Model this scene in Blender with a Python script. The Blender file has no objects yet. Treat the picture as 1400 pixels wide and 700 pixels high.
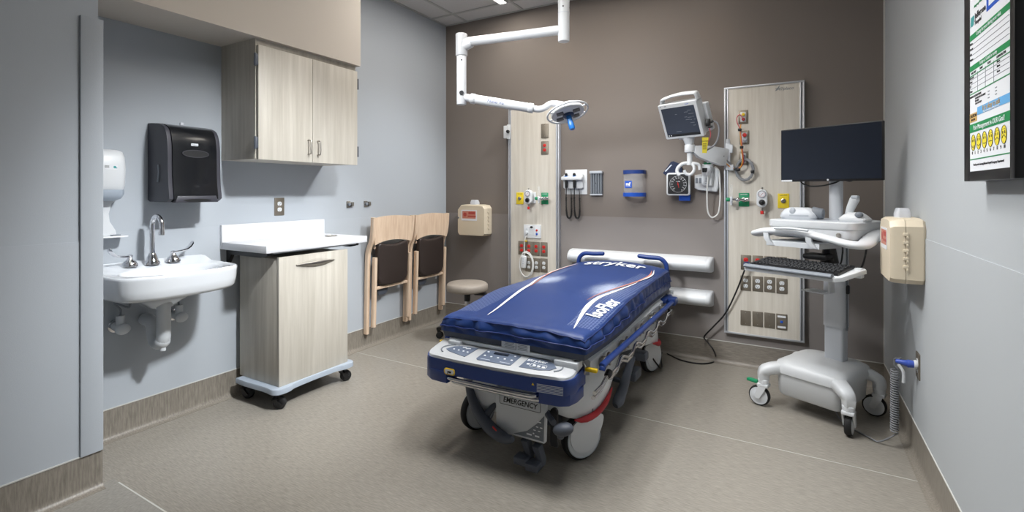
import bpy, bmesh, math, random
from mathutils import Vector, Matrix, Euler, noise
V = Vector
R = math.radians
sc = bpy.context.scene
COL = sc.collection
random.seed(7)

# ------------------------------------------------------------------ camera (survey of the room)
YAW = R(29.9); FPX = 672.0; HOR = 262.0; CAMZ = 1.25
FWD = V((-math.sin(YAW), math.cos(YAW), 0)); RGT = V((math.cos(YAW), math.sin(YAW), 0)); EYE = V((0, 0, CAMZ))
def P(px, py, ax, val):
    """metric position of a point seen at a pixel and lying on the world plane axis=val"""
    d = FWD + RGT*((px-700)/FPX) + V((0, 0, (HOR-py)/FPX))
    return EYE + d*((val-EYE[ax])/d[ax])

# ------------------------------------------------------------------ materials
def lin(c):
    c = c/255.0
    return c/12.92 if c <= 0.04045 else ((c+0.055)/1.055)**2.4
def rgb(t): return (lin(t[0]), lin(t[1]), lin(t[2]), 1)
def mat(name, c, rough=.5, metal=0, spec=.5, bump=0, bscale=200, coat=0, alpha=1, trans=0, emit=None, es=0, vary=0, vscale=6):
    m = bpy.data.materials.new(name); m.use_nodes = True
    n = m.node_tree.nodes; l = m.node_tree.links; b = n['Principled BSDF']
    b.inputs['Base Color'].default_value = rgb(c); b.inputs['Roughness'].default_value = rough
    b.inputs['Metallic'].default_value = metal; b.inputs['Specular IOR Level'].default_value = spec
    if coat: b.inputs['Coat Weight'].default_value = coat; b.inputs['Coat Roughness'].default_value = .08
    if trans: b.inputs['Transmission Weight'].default_value = trans
    if alpha < 1: b.inputs['Alpha'].default_value = alpha
    if emit: b.inputs['Emission Color'].default_value = rgb(emit); b.inputs['Emission Strength'].default_value = es
    tc = n.new('ShaderNodeTexCoord')
    nz = n.new('ShaderNodeTexNoise'); nz.inputs['Scale'].default_value = bscale; nz.inputs['Detail'].default_value = 3
    l.new(tc.outputs['Object'], nz.inputs['Vector'])
    if bump:
        bp = n.new('ShaderNodeBump'); bp.inputs['Strength'].default_value = bump; bp.inputs['Distance'].default_value = .002
        l.new(nz.outputs['Fac'], bp.inputs['Height']); l.new(bp.outputs['Normal'], b.inputs['Normal'])
    if vary:
        n2 = n.new('ShaderNodeTexNoise'); n2.inputs['Scale'].default_value = vscale; n2.inputs['Detail'].default_value = 4
        l.new(tc.outputs['Object'], n2.inputs['Vector'])
        mx = n.new('ShaderNodeMix'); mx.data_type = 'RGBA'
        d = rgb(tuple(max(0, x*(1-vary)) for x in c)); u = rgb(tuple(min(255, x*(1+vary)) for x in c))
        mx.inputs[6].default_value = d; mx.inputs[7].default_value = u
        l.new(n2.outputs['Fac'], mx.inputs[0]); l.new(mx.outputs[2], b.inputs['Base Color'])
    return m
def streak(name, dark, light, scale, detail=6, rough=.5, bump=.0, space='Object', spec=.4, k0=.35, k1=.65):
    """colour streaks; scale is the noise scale along x,y,z (small = long streaks)"""
    m = bpy.data.materials.new(name); m.use_nodes = True
    n = m.node_tree.nodes; l = m.node_tree.links; b = n['Principled BSDF']
    tc = n.new('ShaderNodeTexCoord'); mp = n.new('ShaderNodeMapping'); mp.inputs['Scale'].default_value = scale
    nz = n.new('ShaderNodeTexNoise'); nz.inputs['Scale'].default_value = 1; nz.inputs['Detail'].default_value = detail; nz.inputs['Roughness'].default_value = .62
    cr = n.new('ShaderNodeValToRGB'); cr.color_ramp.elements[0].position = k0; cr.color_ramp.elements[1].position = k1
    cr.color_ramp.elements[0].color = rgb(dark); cr.color_ramp.elements[1].color = rgb(light)
    l.new(tc.outputs[space], mp.inputs['Vector']); l.new(mp.outputs[0], nz.inputs['Vector'])
    l.new(nz.outputs['Fac'], cr.inputs['Fac']); l.new(cr.outputs[0], b.inputs['Base Color'])
    b.inputs['Roughness'].default_value = rough; b.inputs['Specular IOR Level'].default_value = spec
    if bump:
        bp = n.new('ShaderNodeBump'); bp.inputs['Strength'].default_value = bump; bp.inputs['Distance'].default_value = .001
        l.new(nz.outputs['Fac'], bp.inputs['Height']); l.new(bp.outputs['Normal'], b.inputs['Normal'])
    return m

M = dict(
 wall=mat('wall_paint', (173,179,186), .75, spec=.25, bump=.15, bscale=350),
 sheet=mat('wall_protection', (174,180,187), .62, spec=.3, bump=.2, bscale=420),
 rwall=mat('right_wall_paint', (172,176,179), .7, spec=.3, bump=.15, bscale=350),
 soffit=mat('warm_lit_wall_paint', (204,196,186), .75, spec=.25, bump=.15, bscale=350),  # same paint as the walls, with warm light put into its colour
 taupe=mat('taupe_paint', (126,118,112), .7, spec=.3, bump=.15, bscale=350),
 tsheet=mat('taupe_wall_protection', (136,130,127), .6, spec=.35, bump=.25, bscale=420),
 ceil=mat('ceiling_tile', (206,204,203), .9, spec=.1, bump=.5, bscale=260, vary=.03, vscale=90),
 grid=mat('ceiling_grid_metal', (178,178,176), .6),
 cap=mat('cap_strip', (205,205,200), .45, metal=.2),
 white=mat('white_plastic', (214,217,220), .38, vary=.01),
 pwhite=mat('painted_white_metal', (203,205,208), .32, coat=.2), cpanel=mat('control_panel_white', (186,189,192), .4),
 offw=mat('off_white_plastic', (206,210,214), .42),
 lgrey=mat('light_grey_plastic', (182,188,196), .45),
 mgrey=mat('mid_grey_plastic', (120,126,134), .5),
 dgrey=mat('dark_grey_plastic', (76,81,91), .5, bump=.1, bscale=500),
 pad=mat('control_pad_grey', (96,108,128), .5),
 black=mat('black_plastic', (22,22,24), .42),
 rubber=mat('black_rubber', (30,30,31), .75),
 gloss=mat('glossy_black_plastic', (16,18,22), .24, coat=.25, vary=.2, vscale=30),
 tgrey=mat('dispenser_side_grey', (58,58,66), .45),
 chrome=mat('chrome', (215,215,218), .08, metal=1),
 steel=mat('brushed_steel', (168,164,158), .34, metal=1, bump=.1, bscale=300),
 plate=mat('steel_wall_plate', (138,130,118), .42, metal=.75),
 alu=mat('anodised_aluminium', (196,199,205), .38, metal=.55),
 slot=mat('slot_shadow_grey', (104,108,114), .6),
 porc=mat('porcelain', (218,222,227), .12, coat=.6),
 solid=mat('solid_surface_counter', (212,213,217), .35, vary=.02, vscale=180),
 red=mat('red_receptacle', (205,38,34), .4), redb=mat('red_bumper', (170,28,40), .45),
 green=mat('green_plate', (22,138,92), .45), yellow=mat('yellow_plate', (226,200,40), .45),
 blue=mat('royal_blue_plastic', (30,58,124), .36), bright=mat('bright_blue', (28,84,190), .4),
 handle=mat('exam_light_handle_blue', (36,112,190), .3),
 navy=mat('navy_cuff_fabric', (36,46,72), .85, bump=.3, bscale=700),
 beige=mat('beige_plastic', (216,203,180), .45, vary=.02), tape=mat('label_red', (176,66,58), .5),
 leather=mat('dark_brown_vinyl', (52,43,40), .45, bump=.25, bscale=380),
 seat=mat('taupe_vinyl', (158,149,139), .5, bump=.2, bscale=400),
 graycase=mat('grey_cart_base', (160,170,182), .42),
 screen=mat('dark_screen', (30,36,48), .2, spec=.6), screen2=mat('monitor_screen', (58,66,82), .25, spec=.6),
 frame=mat('black_frame', (18,18,20), .4), paper=mat('white_print', (226,228,232), .4, spec=.4),
 pgreen=mat('print_green', (16,132,74), .45), pblue=mat('print_blue', (98,166,216), .45), ptan=mat('print_tan', (196,160,96), .5),
 pteal=mat('print_teal', (60,150,150), .5), pyel=mat('print_yellow', (226,208,50), .5), ink=mat('ink_dark', (28,30,34), .6), pale=mat('pale_print', (205,212,222), .5),
 inkgrey=mat('ink_grey', (120,126,132), .6), winkk=mat('white_ink', (238,240,244), .5),
 orange=mat('orange_print', (196,128,108), .5),
 ylw=mat('yellow_lever', (226,190,30), .45), tag=mat('yellow_tag', (206,190,50), .5),
 clear=mat('clear_plastic', (236,238,242), .1, alpha=.13, spec=.6),
 cloudy=mat('frosted_plastic', (228,232,240), .4, alpha=.62),
 silver=mat('silver_plastic', (208,212,218), .36),
 cordw=mat('white_cord', (222,222,220), .5), cordg=mat('grey_cord', (128,130,134), .55), plugb=mat('translucent_blue_plug', (62,88,178), .3),
 lamp=mat('light_diffuser', (255,250,240), .5, emit=(255,247,236), es=6),
 led=mat('led_lens', (74,72,70), .3, vary=.3, vscale=120), deepblue=mat('dark_blue_hub', (26,52,92), .35),
 wpink=mat('red_wire', (190,80,90), .5), worange=mat('orange_wire', (220,150,60), .5),
)
M['wood'] = streak('pale_ash_laminate', (174,168,157), (200,195,185), (30,30,1.5), rough=.5, k0=.28, k1=.72)
M['panelwood'] = streak('pale_elm_laminate', (196,189,177), (217,212,202), (36,36,1.6), rough=.5, k0=.28, k1=.72)
M['beech'] = streak('beech_wood', (214,186,160), (231,208,184), (60,60,4), rough=.45)
M['floor'] = streak('linen_vinyl', (116,112,104), (162,156,147), (23,235,50), 5, rough=.38, bump=.2, spec=.45, k0=.25, k1=.75)
M['floor2'] = streak('grey_woven_vinyl', (122,119,113), (160,157,151), (200,60,50), 5, rough=.45, bump=.15, k0=.25, k1=.75)
M['cove'] = streak('linen_vinyl_upright', (108,102,93), (150,143,133), (150,150,16), 5, rough=.38, bump=.12, k0=.25, k1=.75)
M['coveb'] = streak('linen_vinyl_level', (110,104,96), (150,143,134), (18,160,200), 5, rough=.4, bump=.12, k0=.25, k1=.75)

# ------------------------------------------------------------------ mesh builder
def frm(o, x, y):
    """matrix whose local x,y lie along the given directions; local z = x cross y"""
    x = V(x).normalized(); y = V(y); z = x.cross(y).normalized(); y = z.cross(x)
    m = Matrix((x, y, z)).transposed().to_4x4(); m.translation = V(o); return m
def spline(pts, k=6, closed=False):
    pts = [V(p) for p in pts]; n = len(pts); out = []
    for i in range(n if closed else n-1):
        g = lambda j: pts[j % n] if closed else pts[max(0, min(n-1, j))]
        p0, p1, p2, p3 = g(i-1), g(i), g(i+1), g(i+2)
        for s in range(k):
            t = s/k
            out.append(.5*((2*p1)+(p2-p0)*t+(2*p0-5*p1+4*p2-p3)*t*t+(3*p1-p0-3*p2+p3)*t**3))
    if not closed: out.append(pts[-1])
    return out
def rrect(w, h, r, n=5):
    """rounded rectangle outline centred on the origin"""
    r = min(r, w/2-1e-5, h/2-1e-5); o = []
    for cx, cy, a0 in ((w/2-r, h/2-r, 0), (-w/2+r, h/2-r, 90), (-w/2+r, -h/2+r, 180), (w/2-r, -h/2+r, 270)):
        for i in range(n+1):
            a = R(a0+90*i/n); o.append((cx+r*math.cos(a), cy+r*math.sin(a)))
    return o
def ell(a, b, n=32): return [(a*math.cos(2*math.pi*i/n), b*math.sin(2*math.pi*i/n)) for i in range(n)]
class MB:
    def __init__(s): s.bm = bmesh.new(); s.mi = 0
    def use(s, i): s.mi = i; return s
    def _take(s, t, m=None):
        if m is not None: bmesh.ops.transform(t, matrix=m, verts=t.verts)
        mp = {v: s.bm.verts.new(v.co) for v in t.verts}
        for f in t.faces:
            try: nf = s.bm.faces.new([mp[v] for v in f.verts]); nf.material_index = s.mi
            except ValueError: pass
        t.free(); return s
    def box(s, c, d, bev=0, seg=2, rot=None):
        t = bmesh.new(); bmesh.ops.create_cube(t, size=1)
        bmesh.ops.scale(t, vec=V(d), verts=t.verts)
        if bev: bmesh.ops.bevel(t, geom=list(t.edges), offset=min(bev, min(d)*.49), segments=seg, profile=.5, affect='EDGES')
        m = Matrix.Translation(V(c))
        if rot is not None: m = m @ (rot.to_4x4() if not isinstance(rot, tuple) else Euler(rot).to_matrix().to_4x4())
        return s._take(t, m)
    def box2(s, a, b, bev=0, seg=2):
        a = V(a); b = V(b); return s.box((a+b)/2, [abs(b[i]-a[i]) for i in range(3)], bev, seg)
    def loft(s, rings, cap=True, closed=True):
        t = bmesh.new(); vs = [[t.verts.new(V(p)) for p in r] for r in rings]; n = len(vs[0])
        for a, b in zip(vs, vs[1:]):
            for i in range(n if closed else n-1):
                j = (i+1) % n; t.faces.new((a[i], a[j], b[j], b[i]))
        if cap:
            t.faces.new(list(reversed(vs[0]))); t.faces.new(vs[-1])
        bmesh.ops.recalc_face_normals(t, faces=t.faces)
        return s._take(t)
    def tube(s, pts, r, n=10, closed=False, cap=True):
        pts = [V(p) for p in pts]; k = len(pts); rs = r if isinstance(r, (list, tuple)) else [r]*k
        up = None; rings = []
        for i, p in enumerate(pts):
            if closed: t = pts[(i+1) % k]-pts[i-1]
            else: t = pts[min(k-1, i+1)]-pts[max(0, i-1)]
            if t.length < 1e-9: t = V((0, 0, 1))
            t.normalize()
            if up is None:
                up = V((0, 0, 1)) if abs(t.z) < .9 else V((1, 0, 0))
            up = (up-t*up.dot(t))
            up = up.normalized() if up.length > 1e-6 else t.orthogonal().normalized()
            sd = t.cross(up)
            rings.append([p+(up*math.cos(a)+sd*math.sin(a))*rs[i] for a in [2*math.pi*q/n for q in range(n)]])
        if closed: rings.append(rings[0])
        if closed:
            s.loft(rings, cap=False)
        else: s.loft(rings, cap=cap)
        return s
    def cyl(s, a, b, r0, r1=None, n=24, bev=0):
        a = V(a); b = V(b); r1 = r0 if r1 is None else r1; d = (b-a).normalized(); L = (b-a).length
        if bev: pr = [(a+d*0, r0-bev), (a+d*bev*.3, r0-bev*.3), (a+d*bev, r0), (b-d*bev, r1), (b-d*bev*.3, r1-bev*.3), (b, r1-bev)]
        else: pr = [(a, r0), (b, r1)]
        x = d.orthogonal().normalized(); y = d.cross(x)
        return s.loft([[c+(x*math.cos(t)+y*math.sin(t))*q for t in [2*math.pi*i/n for i in range(n)]] for c, q in pr])
    def lathe(s, prof, m=None, n=32, cap=True, sx=1, sy=1):
        rings = [[V((q*math.cos(t)*sx, q*math.sin(t)*sy, z)) for t in [2*math.pi*i/n for i in range(n)]] for q, z in prof]
        if m is not None: rings = [[m @ p for p in r] for r in rings]
        return s.loft(rings, cap=cap)
    def prism(s, poly, m, h, bev=0, seg=2):
        """outline poly in the matrix' local xy, raised by h along its local z"""
        t = bmesh.new(); b = [t.verts.new((x, y, 0)) for x, y in poly]; u = [t.verts.new((x, y, h)) for x, y in poly]; n = len(b)
        t.faces.new(list(reversed(b))); top = t.faces.new(u)
        for i in range(n): t.faces.new((b[i], b[(i+1) % n], u[(i+1) % n], u[i]))
        bmesh.ops.recalc_face_normals(t, faces=t.faces)
        if bev:
            bmesh.ops.bevel(t, geom=list(top.edges), offset=bev, segments=seg, profile=.5, affect='EDGES')
        return s._take(t, m)
    def ball(s, c, r, sca=(1, 1, 1), n=20, rot=None):
        t = bmesh.new(); bmesh.ops.create_uvsphere(t, u_segments=n, v_segments=max(8, n//2), radius=r)
        m = Matrix.Translation(V(c))
        if rot is not None: m = m @ rot.to_4x4()
        return s._take(t, m @ Matrix.Diagonal((*sca, 1)))
    def torus(s, m, Rr, r, n=32, k=8):
        return s.tube([m @ V((Rr*math.cos(2*math.pi*i/n), Rr*math.sin(2*math.pi*i/n), 0)) for i in range(n)], r, k, closed=True)
    def mesh(s, name, mats, ang=35):
        bm = s.bm
        bmesh.ops.remove_doubles(bm, verts=bm.verts, dist=1e-6)
        for f in bm.faces: f.smooth = True
        for e in bm.edges:
            if len(e.link_faces) == 2 and e.calc_face_angle(0) > R(ang): e.smooth = False
        me = bpy.data.meshes.new(name); bm.to_mesh(me); bm.free()
        for x in (mats if isinstance(mats, (list, tuple)) else [mats]): me.materials.append(M[x] if isinstance(x, str) else x)
        return me
    def build(s, name, mats, parent=None, world=False, ang=35):
        me = s.mesh(name, mats, ang); return link(name, me, parent, world)
WM = {}
def link(name, me, parent=None, world=False):
    o = bpy.data.objects.new(name, me); COL.objects.link(o)
    base = Matrix.Identity(4)
    if parent is not None:
        o.parent = parent; base = WM.get(parent.name, Matrix.Identity(4))
    WM[o.name] = base
    if world: me.transform(base.inverted())
    return o
def tag(o, label, cat, group=None):
    o['label'] = label; o['category'] = cat
    if group: o['group'] = group
    return o
def thing(name, label, cat, loc=(0, 0, 0), rz=0, group=None):
    o = bpy.data.objects.new(name, None); o.empty_display_size = .1; COL.objects.link(o)
    o.location = V(loc); o.rotation_euler = (0, 0, R(rz))
    WM[o.name] = Matrix.Translation(V(loc)) @ Matrix.Rotation(R(rz), 4, 'Z')
    return tag(o, label, cat, group)
def struct(o): o['kind'] = 'structure'; return o
def kids(o): return [c for c in bpy.data.objects if c.parent == o]
def dup(o, loc=None, rz=None, label=None, parent=None):
    c = o.copy(); COL.objects.link(c)
    if loc is not None: c.location = V(loc)
    if rz is not None: c.rotation_euler = (0, 0, R(rz))
    if label: c['label'] = label
    if parent is not None: c.parent = parent
    if parent is None: WM[c.name] = Matrix.Translation(c.location) @ Matrix.Rotation(c.rotation_euler.z, 4, 'Z')
    for ch in kids(o): dup(ch, parent=c)
    return c
def text_mesh(s, size, m, depth=.0006, align='CENTER', shear=0, sx=1, bold=0, spacing=1):
    cu = bpy.data.curves.new('lettering', 'FONT'); cu.body = s; cu.size = size; cu.align_x = align; cu.align_y = 'CENTER'
    cu.extrude = depth; cu.shear = shear; cu.offset = bold; cu.space_character = spacing; cu.resolution_u = 3
    to = bpy.data.objects.new('lettering', cu); COL.objects.link(to)
    dg = bpy.context.evaluated_depsgraph_get(); dg.update()
    me = bpy.data.meshes.new_from_object(to.evaluated_get(dg)); bpy.data.objects.remove(to); bpy.data.curves.remove(cu)
    me.transform(m @ Matrix.Diagonal((sx, 1, 1, 1))); me.name = 'lettering'; return me
def text(s, size, m, mt, parent, **k):
    me = text_mesh(s, size, m, **k); me.materials.clear(); me.materials.append(M[mt])
    return link('lettering', me, parent)
X, Y, Z = V((1, 0, 0)), V((0, 1, 0)), V((0, 0, 1))
def face(x, z, y=0): return frm((x, y, z), X, Z)      # wall-item frame: x right, z up, raised towards the room (-y)
XL, YB, XR, XN = -2.987, 3.887, .497, -2.55
YF = -1.6; ZC = 2.885; ZB = .156
# ================================================================== the room
mb = MB()
mb.box2((XN-.02, YF, -.06), (XR+.1, .99, 0)); 
mb.box2((XL-.1, .925, -.06), (XN-.02, .99, 0)); mb.box2((XL-.1, .99, -.06), (XR+.1, YB+.1, 0))
fl = mb.bm
for f in fl.faces: f.material_index = 1 if f.calc_center_median().y < .985 and f.calc_center_median().x > XN-.03 else 0
struct(mb.build('floor', ['floor', 'floor2']))
mb = MB(); mb.box2((XN+.03, .986, 0), (XR, .992, .0006)); mb.box2((XL+.03, 2.709, 0), (XR-.03, 2.713, .0006))
struct(mb.build('trim_1', ['cap']))
# left wall: full wall, nearer projecting wall and its return
mb = MB()
mb.box2((XL-.12, .93, 0), (XL, YB+.12, ZC)); mb.box2((XN-.55, YF-.12, 0), (XN, .928, ZC))
struct(mb.build('wall_left', ['wall']))
mb = MB(); mb.box2((XL, .93, 2.12), (-2.612, 2.434, ZC)); struct(mb.build('wall_soffit', ['soffit']))
mb = MB(); mb.box2((XL, YB, 0), (XR, YB+.12, ZC)); struct(mb.build('wall_back', ['taupe']))
mb = MB(); mb.box2((XR, YF-.12, 0), (XR+.12, YB+.12, ZC)); struct(mb.build('wall_right', ['rwall']))
mb = MB(); mb.box2((XN, YF-.12, 0), (XR, YF, ZC)); struct(mb.build('wall_front', ['wall']))
# wall protection sheets with their top seams
ZS = 1.044; t = .003
mb = MB(); mb.box2((XL, .935, ZB), (XL+t, YB, ZS)); mb.box2((XN, YF, ZB), (XN+t, .866, ZS)); struct(mb.build('trim_2', ['sheet']))
mb = MB(); mb.box2((XL+t, YB-t, ZB), (XR-t, YB, ZS)); struct(mb.build('trim_3', ['tsheet']))
mb = MB(); mb.box2((XR-t, YF, ZB), (XR, YB-t, ZS)); struct(mb.build('trim_4', ['rwall']))
# corner guard on the near corner
mb = MB(); mb.prism([(XN, .866), (XN+.012, .866), (XN+.013, .868), (XN+.013, .940), (XN+.011, .942), (XN-.07, .942), (XN-.07, .9285), (XN, .9285)], Matrix.Translation((0, 0, ZB+.003)), 1.816)
struct(mb.build('trim_5', ['sheet']))
# vertical joint of the right wall's protection sheet and back wall corner beads
mb = MB(); mb.box2((XR-.008, YB-.008, ZB), (XR, YB, ZC)); struct(mb.build('trim_6', ['cap']))
# flash-cove baseboards
def cove(name, a, b, nrm, mt):
    a = V(a); b = V(b); nrm = V(nrm); r = .032; pr = [(0, 0), (0, ZB), (.005, ZB), (.005, r+.002)]
    for i in range(1, 7):
        q = R(180+90*i/6); pr.append((.005+r+r*math.cos(q), .0012+r+r*math.sin(q)))
    pr.append((.005+r, 0))
    mb = MB(); mb.loft([[p+nrm*d+Z*z for d, z in pr] for p in (a, b)])
    mb.use(1); mb.loft([[p+nrm*d+Z*z for d, z in ((0, ZB), (0, ZB+.005), (.007, ZB+.005), (.007, ZB))] for p in (a, b)])
    return struct(mb.build(name, [mt, 'cap'], ang=50))
cove('baseboard_left', (XL, .93, 0), (XL, YB, 0), X, 'cove')
cove('baseboard_corner', (XN, YF, 0), (XN, .942, 0), X, 'cove')
cove('baseboard_back', (XL, YB, 0), (XR, YB, 0), -Y, 'coveb')
cove('baseboard_right', (XR, YF, 0), (XR, YB, 0), -X, 'cove')
# ceiling with its grid, and holes' worth of lay-in lights
mb = MB(); mb.box2((XN-.6, YF-.12, ZC), (XR+.12, YB+.12, ZC+.06)); struct(mb.build('ceiling', ['ceil']))
mb = MB()
for i in range(-1, 6):
    x = -2.725+.61*i
    if XL < x < XR: mb.box2((x-.012, YF, ZC-.006), (x+.012, YB, ZC))
for i in range(0, 9):
    y = 3.65-.61*i
    if y > YF: mb.box2((XL, y-.012, ZC-.007), (XR, y+.012, ZC-.001))
mb.box2((XL, YB-.02, ZC-.006), (XR, YB, ZC)); mb.box2((XL, .93, ZC-.006), (XL+.02, YB, ZC)); mb.box2((XR-.02, YF, ZC-.006), (XR, YB, ZC))
struct(mb.build('trim_7', ['grid']))
def area(loc, sx, sy, e, col, spread=180):
    l = bpy.data.lights.new('lamp', 'AREA'); l.shape = 'RECTANGLE'; l.size = sx; l.size_y = sy; l.energy = e; l.color = col; l.spread = R(spread)
    o = bpy.data.objects.new('ceiling_lamp', l); COL.objects.link(o); o.location = loc; return o
def luminaire(label, x0, y0, x1, y1, e, col=(1, .97, .93), spread=150):
    c = ((x0+x1)/2, (y0+y1)/2, ZC-.006)
    t = thing('ceiling_light', label, 'ceiling light', (c[0], c[1], ZC))
    mb = MB(); w = x1-x0; d = y1-y0
    for s in (-1, 1):
        mb.box((s*(w/2-.006), 0, -.007), (.012, d, .012)); mb.box((0, s*(d/2-.006), -.007), (w-.024, .012, .012))
    mb.build('trim_frame', 'pwhite', t)
    mb = MB(); mb.box((0, 0, -.005), (w-.024, d-.024, .004)); mb.build('diffuser', 'lamp', t)
    area((c[0], c[1], ZC-.016), w-.03, d-.03, e, col, spread)
# ================================================================== left wall: sink alcove
def on_left(name, label, cat, y, z=0, group=None): return thing(name, label, cat, (XL+.003 if z < ZS and z > 0 else XL, y, z), 90, group)
def screws(mb, pts, r=.003, y=-.006):
    for x, z in pts: mb.cyl((x, y+.001, z), (x, y-.0015, z), r, n=8)

# ---- washbasin
SY = 1.285
t = thing('washbasin', 'white wall-hung porcelain washbasin below the soap dispenser', 'sink', (XL+.003, SY, 0), 90)
half = spline([(.29, 0, 0), (.289, -.10, 0), (.285, -.22, 0), (.278, -.34, 0), (.255, -.41, 0), (.18, -.452, 0), (.09, -.47, 0), (0, -.474, 0)], 6)
poly = [V((p.x, p.y)) for p in half]+[V((-p.x, p.y)) for p in reversed(half[:-1])]
cen = V((0, -.22))
def cast(a):
    d = V((math.cos(a), math.sin(a))); best = 0; n = len(poly)
    for i in range(n):
        p = poly[i]-cen; q = poly[(i+1) % n]-cen; e = q-p
        den = d.x*e.y-d.y*e.x
        if abs(den) < 1e-9: continue
        tt = (p.x*e.y-p.y*e.x)/den; uu = (p.x*d.y-p.y*d.x)/den
        if tt > 0 and -1e-6 <= uu <= 1+1e-6: best = max(best, tt)
    return best
N = 72; AN = [2*math.pi*i/N+.01 for i in range(N)]; RO = [cast(a) for a in AN]
def zr(y):
    s = max(0, min(1, (y+.13)/.1)); return .862+.026*s*s*(3-2*s)
def ring(k, z=None, dz=0):
    o = []
    for a, r in zip(AN, RO):
        x = cen.x+math.cos(a)*r*k; y = cen.y+math.sin(a)*r*k; y = min(y, 0)
        o.append((x, y, (zr(y)+dz) if z is None else z))
    return o
def bowl(k, z, cx=0, cy=-.275): return [(cx+math.cos(a)*.215*k, cy+math.sin(a)*.150*k, z) for a in AN]
def mix(a, b, s): return [tuple(V(p).lerp(V(q), s)) for p, q in zip(a, b)]
mb = MB()
def low(k, z): return [(cen.x+math.cos(a)*r*k, min(0, -.17+math.sin(a)*r*k*.9), z) for a, r in zip(AN, RO)]
mb.loft([low(.12, .655), low(.20, .668), low(.30, .69), low(.5, .72), ring(.86, .745), ring(.935, .752), ring(.965, .765), ring(.985, .80), ring(.995, .84), ring(1, None, -.012), ring(.995, None, -.003), ring(.975, None, .001), ring(.95, None, -.001),
         bowl(1.06, .860), bowl(1.0, .856), bowl(.94, .842), bowl(.86, .80), bowl(.7, .755), bowl(.4, .738), bowl(.1, .734)])
mb.build('basin', 'porc', t, ang=50)
mb = MB(); mb.cyl((0, -.275, .735), (0, -.275, .738), .022, n=20); mb.build('drain', 'chrome', t)
# gooseneck spout
mb = MB(); F0 = (0, -.085, .887)
mb.lathe([(.034, 0), (.034, .008), (.027, .02), (.022, .04), (.015, .058)], Matrix.Translation(V(F0)-Z*.014), 24)
pts = [V((0, -.085, .90)), V((0, -.085, 1.0)), V((0, -.085, 1.075))]
for i in range(1, 13):
    a = R(180*i/12); pts.append(V((0, -.085-.048+.048*math.cos(a), 1.075+.048*math.sin(a))))
pts.append(V((0, -.181, 1.04)))
mb.tube(pts, .0115, 16); mb.cyl((0, -.181, 1.045), (0, -.181, 1.028), .0135, n=16)
mb.build('spout', 'chrome', t, ang=50)
for s, ddx, ddy in ((-1, -.8, -.25), (1, .9, .1)):
    mb = MB(); x = s*.1
    mb.lathe([(.034, 0), (.034, .008), (.028, .022), (.014, .034), (.010, .046), (.013, .05), (.013, .056), (.006, .06)], Matrix.Translation((x, -.085, .874)), 20)
    d = V((ddx, ddy, 0)).normalized(); b = V((x, -.085, .925)); q = Z.cross(d)
    L = .1; rs = []
    for f, w, hz in ((0, .008, 0), (.25, .008, .001), (.5, .009, .004), (.72, .012, .010), (.88, .014, .022), (1, .013, .038), (1.04, .008, .046)):
        c = b+d*L*f+Z*hz; rs.append([c+q*w*1.35*math.cos(a)+Z*.0055*math.sin(a) for a in [2*math.pi*i/12 for i in range(12)]])
    mb.loft(rs); mb.build('tap_handle', 'chrome', t, ang=50)
# waste trap in white covers, valves and hoses
mb = MB()
mb.cyl((0, -.2, .67), (0, -.2, .53), .031, n=24); mb.cyl((0, -.2, .665), (0, -.2, .69), .04, n=24)
mb.tube(spline([(0, -.2, .56), (0, -.195, .505), (0, -.17, .475), (0, -.125, .475), (0, -.1, .51), (0, -.09, .55), (0, -.06, .575), (0, -.01, .578)], 5), .032, 18)
mb.ball((0, -.185, .487), .036); mb.cyl((0, -.19, .465), (0, -.19, .44), .014, n=12)
mb.build('trap_cover', 'offw', t, ang=60)
for x in (-.13, .14):
    mb = MB(); mb.lathe([(.032, 0), (.032, .006), (.012, .010)], frm((x, -.001, .57), X, Z), 20); mb.build('escutcheon', 'chrome', t)
    mb = MB(); mb.cyl((x, -.008, .57), (x, -.075, .57), .022, .022, 18, .004); mb.cyl((x, -.06, .56), (x, -.06, .63), .019, n=18)
    mb.ball((x, -.085, .565), .027, (1.25, .8, 1)); mb.build('valve_cover', 'offw', t, ang=60)
    s = -1 if x < 0 else 1
    mb = MB(); mb.tube(spline([(x, -.06, .63), (x, -.06, .66), (x+s*.03, -.07, .70), (x-s*.02, -.09, .67), (x*.8, -.1, .69), (x*.75, -.09, .735)], 6), .005, 8); mb.build('supply_hose', 'mgrey', t, ang=60)

# ---- soap dispenser
t = on_left('soap_dispenser', 'white soap dispenser with drip tray, beside the corner guard above the washbasin', 'soap dispenser', 1.108, 1.3)
mb = MB()
def sec(z, w, d, r=.03): return [(x, -(y+d/2), z) for x, y in rrect(w, d, min(r, d/2.1), 5)]
mb.loft([sec(-.04, .118, .088), sec(-.02, .124, .098), sec(.06, .126, .104), sec(.12, .122, .1), sec(.148, .112, .086), sec(.158, .088, .06)]); mb.build('shell', 'white', t, ang=50)
mb = MB(); mb.loft([sec(-.096, .07, .05), sec(-.085, .1, .085), sec(-.062, .116, .1), sec(-.041, .118, .098)]); mb.build('push_bar', 'graycase', t, ang=50)
mb = MB(); mb.prism(rrect(.05, .024, .003), face(-.005, .07, -.1035), .0008); mb.build('brand_label', 'paper', t)
mb = MB(); mb.prism(ell(.006, .006, 16), face(.008, .07, -.1043), .0006); mb.prism(rrect(.007, .004, .001), face(.0145, .066, -.1043), .0006); mb.build('label_emblem', 'pteal', t)
mb = MB(); [mb.prism([(-.009, -.0009), (.009, -.0009), (.009, .0009), (-.009, .0009)], face(-.024, .075-.004*k, -.1043), .0005) for k in range(3)]; mb.build('label_lines', 'ink', t)
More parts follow.
